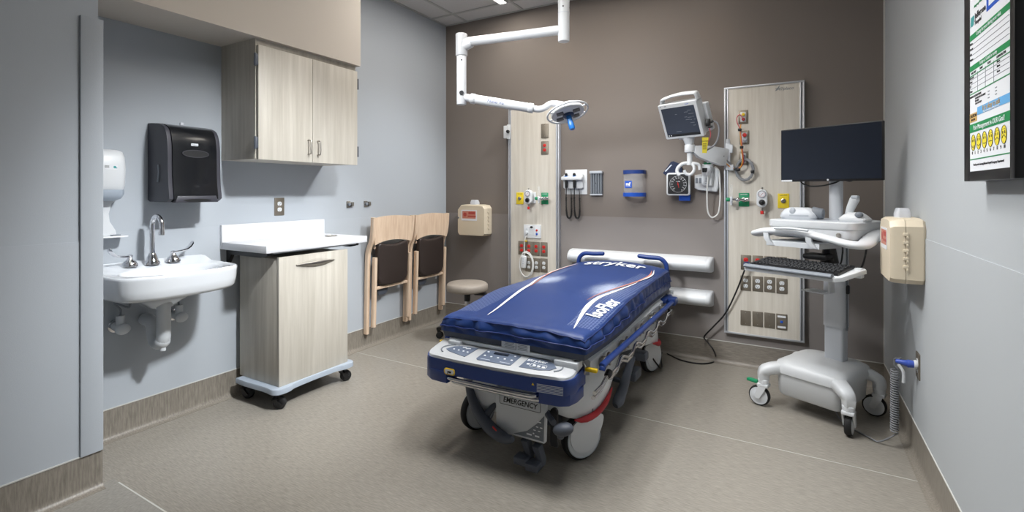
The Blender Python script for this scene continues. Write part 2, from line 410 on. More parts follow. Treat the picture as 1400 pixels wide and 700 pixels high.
mb = MB(); mb.prism([(-.055, -.27), (.05, -.27), (.046, -.245), (.022, -.2), (.018, -.16), (.03, -.11), (.05, -.09), (-.055, -.09)], face(0, 0, 0), .016, .004); mb.build('back_plate', 'white', t)
mb = MB(); mb.prism(rrect(.15, .088, .02), frm((0, -.05, -.276), X, Y), .007, .002); mb.build('drip_tray', 'white', t)
mb = MB(); mb.box((.03, -.055, -.266), (.035, .03, .004), .001); mb.build('tray_grille', 'mgrey', t)

# ---- paper towel dispenser
t = on_left('paper_towel_dispenser', 'large black paper towel dispenser hung left of the wall cabinet', 'paper towel dispenser', 1.437, 1.4)
prof = [(0, -.19), (-.02, -.205), (-.2, -.2), (-.225, -.19), (-.222, -.165), (-.212, -.10), (-.208, 0), (-.206, .08), (-.196, .14), (-.172, .182), (-.13, .203), (-.06, .213), (0, .216)]
pf = [(-y, z) for y, z in spline([(a, b, 0) for a, b in prof[2:]], 3) for y, z in [(y, z)]] if False else None
sp = spline([(a, b, 0) for a, b in prof[4:]], 4); side = [(p.x, p.y) for p in sp]
full = [(0, -.195), (-.02, -.205), (-.195, -.205), (-.224, -.19)]+side
sidem = frm((0, 0, 0), Y, Z)      # local z = +x
mb = MB(); mb.prism(full, Matrix.Translation((-.112, 0, 0)) @ sidem, .224, .004); mb.build('front_cover', 'gloss', t, ang=30)
for s in (-1, 1):
    x0 = -.134 if s < 0 else .112
    mb = MB(); mb.prism([(a*.985, b*.99) for a, b in full], Matrix.Translation((x0, 0, 0)) @ sidem, .022, .006); sd = mb.build('side_panel', 'tgrey', t, ang=30)
    mb = MB(); xx = s*.1335
    mb.tube(spline([(xx, -.11, -.1), (xx, -.12, -.05), (xx, -.115, -.01)], 6), .008, 8); mb.build('side_window', 'mgrey', sd)
mb = MB(); mb.prism(ell(.066, .019), face(0, .052, -.2085), .002); mb.build('view_window', 'black', t)
mb = MB(); mb.tube([V((.066*math.cos(a), -.2095, .052+.019*math.sin(a))) for a in [2*math.pi*i/40 for i in range(40)]], .002, 6, True); mb.build('window_rim', 'tgrey', t)
mb = MB(); mb.prism(rrect(.036, .013, .002), face(-.005, .1, -.206), .0025, .001); b = mb.build('name_badge', 'silver', t)
text('Kimberly', .008, face(-.005, .1, -.2086), 'ink', b)
mb = MB(); mb.prism([(-.11, -.207), (.11, -.207), (.098, -.172), (-.098, -.172)], face(0, 0, -.195), .034, .006); mb.build('lower_lip', 'tgrey', t)
mb = MB(); mb.prism(ell(.07, .008), face(0, -.196, -.229), .001); mb.build('towel_slot', 'black', t)
mb = MB(); mb.box((.008, -.05, .224), (.02, .014, .016), .003); mb.build('key_latch', 'cloudy', t)

# ---- wall cabinet
CY = 2.055; W2 = .365
t = thing('wall_cabinet', 'pale wood two-door cabinet hung under the soffit', 'cabinet', (XL, CY, 1.437), 90)
mb = MB(); mb.box2((-W2, -.336, 0), (-W2+.018, 0, .655)); mb.box2((W2-.018, -.336, 0), (W2, 0, .655)); mb.box2((-W2+.018, -.336, 0), (W2-.018, 0, .018)); mb.box2((-W2+.018, -.336, .637), (W2-.018, 0, .655)); mb.box2((-W2+.018, -.01, .018), (W2-.018, 0, .637)); mb.box2((-W2+.018, -.3, .3), (W2-.018, -.01, .318))
mb.build('carcass', 'wood', t)
mb = MB(); mb.box2((-W2-.001, -.338, .655), (W2+.001, 0, .683)); mb.build('filler_strip', 'wood', t); mb = MB(); mb.box2((-W2-.0015, -.33, -.001), (-W2+.02, -.002, .038)); mb.build('bottom_rail', 'wood', t)
for s in (-1, 1):
    x0, x1 = (-W2+.004, -.0015) if s < 0 else (.0015, W2-.001)
    mb = MB(); mb.box2((x0, -.36, -.004), (x1, -.34, .645), .0015); d = mb.build('door', 'wood', t)
    hx = s*.035; mb = MB(); mb.tube(spline([(hx, -.36, .045), (hx, -.386, .048), (hx, -.39, .06), (hx, -.39, .09), (hx, -.39, .118), (hx, -.386, .13), (hx, -.36, .133)], 4), .0045, 8); mb.build('pull_handle', 'steel', d)
    for z in (.09, .56):
        e = s*(W2+.002); mb = MB(); mb.box((e+s*.003, -.35, z), (.012, .022, .064), .001); mb.cyl((e+s*.008, -.352, z-.036), (e+s*.008, -.352, z+.036), .0065, n=10); mb.build('hinge', 'dgrey', d)

# ---- countertop
t = thing('countertop', 'white solid-surface counter shelf with upstand, above the wheeled hamper', 'countertop', (XL+.003, 2.05, 0), 90)
mb = MB(); mb.box2((-.37, -.45, .905), (.37, -.0205, .947), .003); mb.build('slab', 'solid', t)
mb = MB(); mb.box2((-.37, -.02, .905), (.37, 0, 1.05), .003); mb.build('upstand', 'solid', t)
for x in (-.32, .33):
    mb = MB(); mb.prism([(0, .904), (-.4, .904), (-.4, .885), (-.34, .872), (-.05, .872), (0, .80)], Matrix.Translation((x-.012, 0, 0)) @ frm((0, 0, 0), Y, Z), .024, .002); mb.build('bracket', 'black', t)
mb = MB(); mb.box2((-.3, -.41, .893), (.31, -.385, .904)); mb.build('front_batten', 'lgrey', t)
mb = MB(); mb.lathe([(.041, 0), (.041, .002), (.036, .004), (.034, .002), (.02, .0015), (.0, .0015)], Matrix.Translation((.235, -.25, .947)), 28, cap=False); mb.torus(Matrix.Translation((.235, -.25, .95)), .037, .0025); mb.build('grommet', 'steel', t)

# ---- wheeled hamper cart
t = thing('hamper_cart', 'pale wood hamper cabinet on a grey wheeled base under the counter', 'cart', (-2.94, 2.022, 0), 90)
mb = MB(); mb.box2((-.247, -.362, .13), (.247, 0, .862), .002); mb.build('body', 'wood', t)
mb = MB(); mb.box2((-.249, -.383, .128), (.249, -.364, .872), .0015); d = mb.build('front_panel', 'wood', t)
mb = MB()
pz = .812
up = [V((x, -.384, pz+.028*math.cos(x/.135*math.pi/2)**.8)) for x in [-.135+.27*i/24 for i in range(25)]]
lo = [V((x, -.384, pz-.006*math.cos(x/.135*math.pi/2))) for x in [.135-.27*i/24 for i in range(25)]]
mb.prism([(p.x, p.z) for p in up+lo[1:-1]], face(0, 0, -.383), .0015); mb.build('pull_recess', 'wood', d)
mb = MB(); rs = []
for i in range(25):
    f = -1+2*i/24; x = .138*f; w = .003+.007*(1-f*f); rs.append([V((x, -.386-.016*(1-f*f)+.005*math.cos(a), pz+.004+w*math.sin(a))) for a in [2*math.pi*q/10 for q in range(10)]])
mb.loft(rs); mb.build('pull_handle', 'steel', d, ang=60)
mb = MB()
fr = spline([(-.285, -.02, 0), (-.29, -.12, 0), (-.285, -.3, 0), (-.29, -.38, 0), (-.26, -.415, 0), (-.2, -.415, 0), (-.15, -.398, 0), (0, -.392, 0), (.15, -.398, 0), (.2, -.415, 0), (.26, -.415, 0), (.29, -.38, 0), (.285, -.3, 0), (.29, -.12, 0), (.285, -.02, 0)], 4)
mb.prism([(p.x, p.y) for p in fr], Matrix.Translation((0, 0, .098)), .031, .008); mb.build('base', 'graycase', t)
def caster(par, x, y, top, r, w, ang, tire='rubber', hubm='black', forkm='black'):
    rot = Matrix.Translation((x, y, 0)) @ Matrix.Rotation(R(ang), 4, 'Z')
    mb = MB(); mb.cyl(rot @ V((0, .0, r*1.5)), rot @ V((0, 0, top)), r*.28, n=14)
    for s in (-1, 1):
        mb.prism([(-r*.5, r*.9), (r*.45, r*1.75), (r*.9, r*1.75), (r*.75, r*1.0), (.0, r*.7)], rot @ frm((s*w*.75-w*.12, .0-r*.3, 0), Y, Z), w*.24, .001)
    mb.box(rot @ V((0, r*.38, r*1.72)), (w*1.7, r*.9, r*.2), .001, rot=Matrix.Rotation(R(ang), 3, 'Z'))
    c = mb.build('caster', forkm, par)
    mb = MB(); mb.cyl(rot @ V((-w/2, -r*.3, r)), rot @ V((w/2, -r*.3, r)), r, n=28, bev=w*.2); wh = mb.build('tire', tire, c, ang=50)
    mb = MB(); mb.cyl(rot @ V((-w*.56, -r*.3, r)), rot @ V((w*.56, -r*.3, r)), r*.62, n=24, bev=.002); mb.build('hub', hubm, c)
    return c
for x, y, a in ((-.24, -.36, 40), (.24, -.36, 70), (-.24, -.06, 20), (.24, -.06, 55)): caster(t, x, y, .098, .035, .03, a)

# ---- electrical plate and two door catches on the left wall
def duplex(parent, x, z, y, col):
    for s in (-1, 1):
        mb = MB(); mb.prism([(a, b) for a, b in rrect(.03, .027, .011, 4)], face(x, z+s*.0195, y), .002, .0005); rc = mb.build('socket', col, parent)
        mb = MB(); mb.box((x-.006, y-.0022, z+s*.0195+.003), (.0018, .0008, .008)); mb.box((x+.006, y-.0022, z+s*.0195+.003), (.0018, .0008, .007)); mb.prism(ell(.0026, .0026, 10), face(x, z+s*.0195-.008, y-.0019), .0007)
        mb.build('slots', 'ink', rc)
def plate(name, label, cat, root, w, h, mt='plate', group=None, kind='duplex', col='white', bev=.002, d=.005):
    loc, rz = root
    t = thing(name, label, cat, loc, rz, group)
    mb = MB(); mb.prism(rrect(w, h, .003), face(0, 0, 0), d, bev); mb.build('cover_plate', mt, t)
    if kind == 'duplex': duplex(t, 0, 0, -d, col)
    elif kind == 'screws':
        mb = MB(); screws(mb, ((0, h*.36), (0, -h*.36)), .0035, -d); mb.build('screw', 'steel', t)
    return t
plate('wall_outlet', 'steel-framed white duplex outlet above the counter upstand', 'outlet', ((XL, 2.072, 1.15), 90), .072, .118)
for y, lb in ((2.669, 'left one of the two small steel chair catches on the grey wall'), (2.845, 'right one of the two small steel chair catches on the grey wall')):
    t = thing('wall_catch', lb, 'catch', (XL, y, 1.152), 90, 'small steel wall catches')
    mb = MB(); mb.prism(rrect(.034, .05, .005), face(-.012, 0, 0), .008, .002); mb.build('catch_plate', 'steel', t)
    mb = MB(); mb.cyl((-.012, -.008, 0), (-.012, -.022, 0), .013, n=18, bev=.003); mb.build('knob', 'mgrey', t)
    mb = MB(); mb.prism(rrect(.022, .034, .004), face(.02, .0, -.0), .02, .003); mb.build('keeper', 'steel', t)

# ---- folding chairs hung on the wall
def chair(label, y):
    t = thing('folding_chair', label, 'chair', (XL, y, 0), 90, 'folding chairs hung on the wall')
    w = .225
    def bar(pts, sx, sy): # rectangular-section bent bar
        pts = spline(pts, 6); rs = []
        for i, p in enumerate(pts):
            tn = (pts[min(len(pts)-1, i+1)]-pts[max(0, i-1)]).normalized(); n = X.cross(tn).normalized()
            rs.append([p+X*a*sx/2+n*b*sy/2 for a, b in ((-.7, -1), (.7, -1), (1, -.7), (1, .7), (.7, 1), (-.7, 1), (-1, .7), (-1, -.7))])
        return rs
    for s in (-1, 1):
        mb = MB(); mb.loft(bar([(s*w, -.105, 1.045), (s*w, -.10, .95), (s*w, -.085, .86), (s*w, -.05, .78), (s*w, -.04, .70), (s*w, -.032, .4), (s*w, -.026, .115)],   .032, .038)); l = mb.build('leg', 'beech', t, ang=40)
        mb = MB(); mb.cyl((s*w, -.026, .116), (s*w, -.026, .108), .009, n=10); mb.build('foot_cap', 'black', l)
        mb = MB(); mb.loft(bar([(s*(w-.026), -.092, .725), (s*(w-.026), -.088, .55), (s*(w-.026), -.075, .17)], .03, .036)); l = mb.build('leg', 'beech', t, ang=40)
        mb = MB(); mb.cyl((s*(w-.026), -.075, .171), (s*(w-.026), -.075, .163), .009, n=10); mb.build('foot_cap', 'black', l)
    mb = MB(); rs = []
    for i in range(17):
        f = -1+2*i/16; x = f*(w-.012); d = -.105-.012*(1-f*f)*-1.6; zt = 1.04+.014*(1-f*f); zb = .825+.028*(1-f*f)
        rs.append([(x, d+.006, zb), (x, d-.006, zb), (x, d-.007, zb+.1), (x, d-.012, zt), (x, d+.0, zt), (x, d+.005, zb+.1)])
    mb.loft(rs); mb.build('backrest', 'beech', t, ang=40)
    mb = MB(); o = spline([(-.165, .54, 0), (-.168, .6, 0), (-.176, .75, 0), (-.16, .832, 0), (-.06, .818, 0), (.06, .818, 0), (.16, .832, 0), (.176, .75, 0), (.168, .6, 0), (.165, .54, 0), (.12, .495, 0), (0, .488, 0), (-.12, .495, 0)], 5, True)
    mb.prism([(p.x, p.y) for p in o], face(0, 0, -.072), .04, .016, 4); mb.build('seat', 'leather', t, ang=60)
    mb = MB(); mb.box((0, -.078, .475), (.375, .022, .024), .005); mb.box((0, -.066, .80), (.375, .02, .022), .004); mb.build('seat_rail', 'beech', t)
    mb = MB(); mb.prism([(-.14, .465), (-.02, .465), (-.03, .425), (-.06, .405), (-.13, .41)], face(0, 0, -.058), .006, .002); mb.prism(rrect(.05, .2, .005), face(-.08, .53, -.001), .058, .002); mb.build('hanging_bracket', 'dgrey', t)
    return t
c0 = chair('nearer folding chair, beech with brown seat, hanging next to the counter', 3.045)
dup(c0, (XL, 3.54, 0), label='farther folding chair, beech with brown seat, hanging next to the room corner')

# ---- rolling stool in the corner
t = thing('rolling_stool', 'round taupe swivel stool on black casters in the room corner', 'stool', (-2.39, 3.40, 0), 12)
mb = MB(); mb.lathe([(.0, .415), (.15, .415), (.168, .42), (.175, .432), (.176, .455), (.172, .472), (.158, .483), (.1, .488), (.0, .489)], None, 44, cap=False); mb.build('seat', 'seat', t, ang=50)
mb = MB(); mb.cyl((0, 0, .40), (0, 0, .415), .09, n=24); mb.cyl((0, 0, .33), (0, 0, .40), .026, n=18); mb.box((.12, 0, .398), (.1, .05, .024), .008); mb.build('seat_mechanism', 'black', t)
mb = MB(); mb.cyl((0, 0, .11), (0, 0, .34), .02, n=18); mb.build('column', 'chrome', t)
for k in range(5):
    a = R(72*k-32); d = V((math.cos(a), math.sin(a), 0)); q = Z.cross(d)
    mb = MB(); mb.loft([[d*r_+q*s*w+Z*zz for s, zz in ((-1, z0), (1, z0), (1, z1), (-1, z1))] for r_, w, z0, z1 in ((.0, .025, .075, .125), (.1, .022, .075, .115), (.27, .018, .07, .092))]); lg = mb.build('base_arm', 'black', t)
    mb = MB(); c = d*.262
    mb.cyl(c+Z*.06, c+Z*.09, .01, n=10); mb.cyl(c+q*-.022+Z*.027-d*.015, c+q*-.006+Z*.027-d*.015, .027, n=20, bev=.003); mb.cyl(c+q*.006+Z*.027-d*.015, c+q*.022+Z*.027-d*.015, .027, n=20, bev=.003); mb.box(c+Z*.05-d*.008, (.03, .012, .03), .004, rot=(0, 0, a))
    mb.build('caster', 'rubber', lg)
# ================================================================== back wall
PY_ = 3.842
def on_back(name, label, cat, px, py, group=None, plane=PY_): 
    p = P(px, py, 1, plane); return thing(name, label, cat, (p.x, plane, p.z), 0, group)
def headwall(label, x):
    t = thing('headwall_panel', label, 'wall panel', (x, YB, 0), 0, 'headwall panels')
    z0, z1, w = .232, 2.0, .25
    mb = MB(); mb.box2((-w+.028, -.041, z0+.012), (w-.028, -.004, z1-.012)); mb.build('laminate', 'panelwood', t)
    for s in (-1, 1):
        mb = MB(); a = s*w; b = s*(w-.028); c0_, c1_ = s*(w-.011), s*(w-.019)
        mb.box2((a, -.045, z0), (c0_, 0, z1), .001); mb.box2((c1_, -.045, z0), (b, 0, z1), .001); mb.use(1).box2((c0_, -.034, z0), (c1_, 0, z1)); mb.build('stile', ['alu', 'slot'], t)
    for z, e in ((z0, .012), (z1, -.012)):
        mb = MB(); mb.box2((-w, -.046, min(z, z+e)), (w, 0, max(z, z+e)), .001); mb.build('rail', 'alu', t)
    return t
hl = headwall('narrow wood headwall panel left of the bed, partly behind the mattress', -1.998)
hr = headwall('wood headwall panel right of the bed behind the computer cart', -.192)
text('Airplaco', .03, face(.135, 1.955, -.0415), 'inkgrey', hr, shear=.25)
mb = MB(); mb.prism([(0, 0), (.006, 0), (.03, .032), (.03, .036), (.024, .032)], face(.075, 1.945, -.0412), .0006); mb.prism([(.002, .008), (.05, .016), (.05, .018), (.002, .012)], face(.075, 1.948, -.0412), .0007); mb.build('panel_emblem', 'inkgrey', hr)

def pplate(name, label, cat, px, py, w=.075, h=.115, **k):
    p = P(px, py, 1, PY_+.004); return plate(name, label, cat, ((p.x, PY_+.004, p.z), 0), w, h, **k)
g = 'electrical outlets on the headwall panels'
lft = 'left headwall panel'; rgt = 'right headwall panel'
pplate('blank_plate', 'blank steel plate high on '+lft, 'wall plate', 745, 179, .07, .125, kind='screws')
pplate('wall_outlet', 'red duplex outlet alone high on '+lft, 'outlet', 745, 202, .07, .115, col='red', group=g)
for i, (x, y) in enumerate(((713.5, 338.8), (723.3, 339.5), (733.2, 340), (743.8, 340.7))):
    pplate('wall_outlet', 'red duplex outlet, %s from left in row of four on %s' % (('first', 'second', 'third', 'fourth')[i], lft), 'outlet', x, y, .069, .122, col='red', group=g)
for i, (x, y) in enumerate(((723.3, 362), (733.6, 362.4), (743.8, 362.8))):
    pplate('wall_outlet', 'white duplex outlet, %s, above the bed on %s' % (('left of three, inside looped cord', 'middle of three', 'right of three')[i], lft), 'outlet', x, y, .069, .122, col='white', group=g)
for i, (x, y) in enumerate(((1019.8, 358.7), (1036, 359.6), (1052.2, 360.6), (1068.4, 361.6))):
    if i == 0: lb = 'red outlet beside the keyboard with the black bed cord plugged in'
    else: lb = 'red duplex outlet, %s of row half behind keyboard tray, %s' % (('', 'second', 'third', 'fourth')[i], rgt)
    pplate('wall_outlet', lb, 'outlet', x, y, .066, .105, col='red', group=g)
for i, (x, y) in enumerate(((1019.4, 387), (1035.9, 388), (1052.2, 389), (1069, 391))):
    pplate('wall_outlet', 'white duplex outlet, %s from the left in the row below the keyboard tray' % (('first', 'second', 'third', 'fourth')[i]), 'outlet', x, y, .067, .105, col='white', group=g)
for i, (x, y) in enumerate(((1019.4, 434.6), (1035.9, 436.2), (1052.2, 438))):
    pplate('blank_plate', 'blank steel plate, %s of three at bottom of %s' % (('left one', 'middle one', 'right one')[i], rgt), 'wall plate', x, y, .066, .105, kind='screws', group='blank steel plates')
t = pplate('data_plate', 'steel plate with a blue data socket at the bottom of '+rgt, 'wall plate', 1068.7, 440, .067, .108, kind='none')
mb = MB(); mb.prism(rrect(.05, .013, .002), face(0, .036, -.005), .001); mb.prism(rrect(.05, .013, .002), face(0, -.036, -.005), .001); mb.build('label_strip', 'paper', t)
mb = MB(); mb.box((0, -.006, 0), (.016, .004, .016), .001); mb.build('data_socket', 'bright', t)
# three connector plates at the top of the right panel
for i, (x, y, lb) in enumerate(((1016, 160, 'topmost steel connector plate, brass jack and red wire, on '), (1017.7, 188, 'steel connector plate with a red knob, middle of the three on '), (1016.5, 216.5, 'steel connector plate behind the coiled monitor cables on '))):
    t = pplate('connector_plate', lb+rgt, 'wall plate', x, y, .062, .098, kind='none', group='monitor connector plates')
    mb = MB(); mb.prism(rrect(.036, .07, .003), face(0, 0, -.004), .003, .001); mb.build('insert', 'offw', t)
    mb = MB(); mb.cyl((.002, -.006, .016), (.002, -.022, .016), .011 if i != 1 else .014, n=16, bev=.002); mb.build('upper_jack', ('ylw', 'red', 'mgrey')[i], t)
    mb = MB(); mb.cyl((.002, -.006, -.018), (.002, -.02, -.018), .011, n=16, bev=.002); mb.build('lower_jack', ('redb', 'lgrey', 'mgrey')[i], t)

# medical gas outlets
def gasplate(label, px, py, col, w, h, words):
    p = P(px, py, 1, PY_+.004); t = thing('gas_outlet', label, 'gas outlet', (p.x, PY_+.004, p.z), 0, 'medical gas outlets')
    mb = MB(); mb.prism(rrect(w, h, .003), face(0, 0, 0), .005, .001); mb.build('cover_plate', col, t)
    mb = MB(); mb.lathe([(.016, 0), (.016, .006), (.011, .008), (.011, .014), (.006, .014), (.006, .008)], face(0, 0, -.005), 18); mb.build('connector', 'steel', t)
    text(words, .011, face(0, h*.38, -.0052), 'ink' if col == 'yellow' else 'winkk', t)
    return t, p
def flowmeter(label, px, py, s):
    p = P(px, py, 1, PY_-.06); t = thing('oxygen_flowmeter', label, 'flowmeter', (p.x, PY_-.001, p.z), 0, 'oxygen flowmeters')
    L = s
    mb = MB(); mb.cyl((0, .006, 0), (0, -.05, 0), .012, n=16); mb.cyl((0, -.045, 0), (-L, -.06, 0), .009, n=14); mb.ball((-L*.5, -.055, 0), .017); mb.cyl((0, -.05, 0), (.03, -.05, .003), .014, n=16, bev=.002); mb.build('valve_body', 'chrome', t, ang=50)
    mb = MB(); mb.cyl((-L, -.06, -.02), (-L, -.06, .02), .011, n=14, bev=.003); mb.cyl((-L, -.06, -.038), (-L, -.06, -.02), .007, n=12); mb.build('outlet_fitting', 'silver', t)
    mb = MB(); mb.cyl((-L, -.06, .02), (-L, -.06, .105), .0105, .009, 14); mb.build('flow_tube', 'clear', t)
    mb = MB(); mb.cyl((-L-.008, -.06, 0), (-L-.034, -.06, 0), .014, n=14, bev=.003); mb.build('control_knob', 'green', t)
def regulator(label, px, py, k=1):
    p = P(px, py, 1, PY_-.05); t = thing('suction_regulator', label, 'regulator', (p.x, PY_-.006, p.z), 0, 'suction regulators')
    mb = MB(); hh = [(.034*math.cos(a), .03+.034*math.sin(a)) for a in [R(-10+200*i/16) for i in range(17)]]+[(.034*math.cos(a), -.028+.034*math.sin(a)) for a in [R(170+200*i/16) for i in range(17)]]
    mb.prism(hh, face(0, 0, -.018), .036, .008, 3); mb.cyl((0, .0115, 0), (0, -.02, 0), .018, n=18); mb.build('housing', 'white', t, ang=50)
    mb = MB(); mb.lathe([(.025, 0), (.025, .005), (.021, .005), (.021, .003), (0, .003)], face(0, .03, -.054), 28, cap=False); gd = mb.build('gauge', 'mgrey', t)
    mb = MB(); mb.prism(ell(.021, .021, 28), face(0, .03, -.0572), .0006); mb.build('gauge_face', 'paper', gd)
    mb = MB(); mb.box((0, -.0582, .03), (.002, .0006, .026), rot=(0, R(40), 0)); mb.tube([V((.017*math.cos(a), -.0581, .03+.017*math.sin(a))) for a in [R(-200+240*i/20) for i in range(21)]], .0008, 5); mb.build('needle', 'redb', gd)
    mb = MB(); mb.cyl((0, -.052, -.026), (0, -.072, -.026), .02, .017, 20, .003); mb.box((0, -.074, -.026), (.008, .006, .034), .002, rot=(0, R(30), 0)); mb.build('control_knob', 'black', t)
    mb = MB(); mb.cyl((0, -.035, -.062), (0, -.035, -.085), .007, n=12); mb.cyl((0, -.035, .062), (0, -.035, .078), .006, n=10); mb.build('stem', 'steel', t)
    mb = MB(); mb.cyl((0, -.035, -.084), (0, -.035, -.108), .011, n=14, bev=.002); mb.build('tip', 'red', t)
    return t
gasplate('yellow gas outlet plate behind the regulator on '+lft, 711, 271.2, 'yellow', .072, .105, 'VACUUM')
gasplate('green oxygen outlet plate on '+lft, 745, 271.3, 'green', .066, .10, 'OXYGEN')
gasplate('green oxygen outlet plate on '+rgt, 1017.2, 273, 'green', .068, .096, 'OXYGEN')
gasplate('yellow gas outlet plate above the cart on '+rgt, 1071, 274.6, 'yellow', .068, .10, 'VACUUM')
p = P(730.5, 270.5, 1, PY_+.004)
t = thing('slide_bracket', 'small white holder plate between the gas outlets on '+lft, 'bracket', (p.x, PY_+.004, p.z), 0)
mb = MB(); mb.prism(rrect(.07, .1, .004), face(-.02, 0, 0), .007, .002); mb.build('back_plate', 'white', t)
mb = MB(); mb.box((.008, -.012, 0), (.006, .012, .09), .002); mb.build('flange', 'white', t)
regulator('white suction gauge regulator in front of the yellow plate on '+lft, 722, 269.5)
regulator('white suction gauge regulator between green and yellow plates on '+rgt, 1041.8, 271.5)
flowmeter('chrome oxygen flowmeter with green knob on '+lft, 744.5, 271.5, .055)
flowmeter('chrome oxygen flowmeter with green knob on '+rgt, 1018, 273, .085)

# nurse call station and its pillow handset
p = P(728.2, 316.4, 1, PY_+.004)
t = thing('nurse_call_station', 'white nurse call plate with red and blue buttons on '+lft, 'nurse call', (p.x, PY_+.004, p.z), 0)
mb = MB(); mb.prism(rrect(.168, .118, .005), face(0, 0, 0), .012, .003); mb.build('cover_plate', 'white', t)
mb = MB(); mb.prism(rrect(.055, .07, .003), face(.0, .005, -.012), .0015); mb.build('speaker', 'offw', t)
mb = MB(); mb.prism(ell(.014, .009, 20), face(-.004, .038, -.0135), .003); mb.build('indicator', 'ink', t)
mb = MB(); mb.cyl((.048, -.012, .012), (.048, -.018, .012), .009, n=16); mb.build('call_button', 'red', t)
mb = MB(); mb.cyl((.048, -.012, -.02), (.048, -.018, -.02), .009, n=16); mb.build('cancel_button', 'bright', t)
mb = MB(); mb.cyl((-.052, -.012, .02), (-.052, -.016, .02), .008, n=14); mb.cyl((-.052, -.012, -.012), (-.052, -.03, -.012), .015, n=16, bev=.003); mb.build('jack', 'offw', t)
q = lambda px, py, d=.035: P(px, py, 1, PY_-d)
a0 = q(720, 323, .022); c = q(719.6, 362, .022)
t = thing('pillow_handset', 'white call handset hanging on a looped white cord, left headwall panel', 'handset', (a0.x, PY_, a0.z), 0)
cp = [a0+V((0, 0, .004)), q(718, 326, .026), q(716.8, 338, .022), q(717, 350, .02)]
loop = []
for k in range(2):
    for i in range(20):
        an = R(100-18*i); loop.append(V((c.x+(.070-.006*k)*math.cos(an), PY_-.02-.006*k-.003*math.sin(i), c.z+(.116-.01*k)*math.sin(an))))
mb = MB(); mb.tube(spline(cp+loop, 3), .005, 8); mb.build('cord', 'cordw', t, True, ang=60)
h = q(716.2, 358, .024)
mb = MB(); mb.box(h, (.05, .024, .11), .008, 3, rot=(0, R(6), 0)); hs = mb.build('handset', 'white', t, True)
mb = MB(); [mb.prism(ell(.006, .006, 12), face(h.x, h.z+.028-.02*k, h.y-.012), .003) for k in range(3)]; mb.build('button', 'lgrey', hs, True)
mb = MB(); mb.box(q(719, 329.5, .024), (.02, .016, .012), .002); mb.build('cord_tag', 'ylw', t, True)
# white hook bracket on the left stile
p = P(693.3, 180.7, 1, PY_)
t = thing('stile_bracket', 'white bracket with black knob on the left edge of '+lft, 'bracket', (p.x, PY_+.02, p.z), 0)
mb = MB(); mb.box((-.008, -.01, 0), (.038, .06, .115), .004); mb.box((.025, -.036, 0), (.03, .014, .13), .003); mb.build('clamp', 'white', t)
mb = MB(); mb.cyl((.03, -.043, 0), (.03, -.07, .0), .014, n=14, bev=.003); mb.build('knob', 'black', t)

# otoscope station
p = P(787.8, 248.8, 1, YB); t = thing('diagnostic_station', 'white wall plate holding two black scope handles with coiled cords', 'otoscope', (p.x, YB, p.z), 0)
mb = MB(); mb.prism(rrect(.2, .21, .006), face(0, 0, 0), .006, .002); mb.build('back_plate', 'white', t)
mb = MB(); mb.prism(rrect(.178, .125, .016), face(-.016, .005, -.006), .03, .008, 3); mb.build('transformer', 'white', t)
mb = MB(); mb.prism(rrect(.19, .032, .01), face(-.016, .03, -.036), .035, .008, 3); mb.build('cradle', 'white', t)
for hx in (-.068, .006):
    mb = MB(); mb.cyl((hx, -.055, -.05), (hx, -.055, .03), .011, .0125, 16, .002); mb.cyl((hx, -.055, .03), (hx, -.055, .055), .016, .012, 16, .003); mb.ball((hx, -.058, .062), .013); hnd = mb.build('scope_handle', 'black', t)
    mb = MB(); mb.cyl((hx, -.055, .044), (hx, -.055, .050), .0165, n=16); mb.build('collar', 'handle', hnd)
    pts = []
    zb, za = -.3, -.05; x0, x1 = hx, hx+.04
    path = [V((x0, -.055, za)), V((x0-.003, -.05, -.12)), V((x0-.002, -.045, -.2))]
    mb = MB(); mb.tube(spline(path[:2]+[V((x0-.003, -.05, -.13))], 4), .0045, 8)
    cl = spline([(x0-.003, -.05, -.13), (x0-.002, -.045, -.24), (x0+.004, -.04, -.29), (x0+.018, -.035, -.305), (x0+.034, -.035, -.29), (x0+.04, -.035, -.24), (x0+.038, -.035, -.13)], 16)
    for i, cc_ in enumerate(cl):
        for s in range(4):
            if i+1 < len(cl):
                q_ = cc_.lerp(cl[i+1], s/4); an = (i*4+s)*2*math.pi/4.7
                tn = (cl[i+1]-cc_).normalized(); n1 = Y; n2 = tn.cross(n1)
                pts.append(q_+(n1*math.cos(an)+n2*math.sin(an))*.0068)
    mb.tube(pts, .0026, 5); mb.tube(spline([(x0+.038, -.035, -.13), (x0+.036, -.034, -.09), (x0+.03, -.028, -.05)], 4), .0035, 8)
    mb.build('coiled_cord', 'black', t, ang=60)
# speculum dispenser
p = P(816.2, 250.5, 1, YB); t = thing('speculum_dispenser', 'grey five-tube speculum dispenser right of the scope station', 'dispenser', (p.x, YB, p.z), 0)
mb = MB(); mb.box((0, -.004, 0), (.106, .01, .2), .002); mb.build('back_plate', 'dgrey', t)
for k in range(5):
    x = -.042+.021*k; mb = MB(); mb.prism([(x+.0095*math.cos(a), -.012-.015*math.sin(a)) for a in [R(180*i/10) for i in range(11)]], Matrix.Translation((0, 0, -.09)), .17); mb.build('tube', 'mgrey', t)
mb = MB(); mb.box((0, -.018, .09), (.108, .036, .022), .004); mb.box((0, -.014, -.095), (.106, .028, .012), .003); mb.build('end_cap', 'lgrey', t)
mb = MB(); mb.prism(ell(.004, .004, 10), face(0, 0, -.0272), .001); mb.build('rivet', 'ink', t)
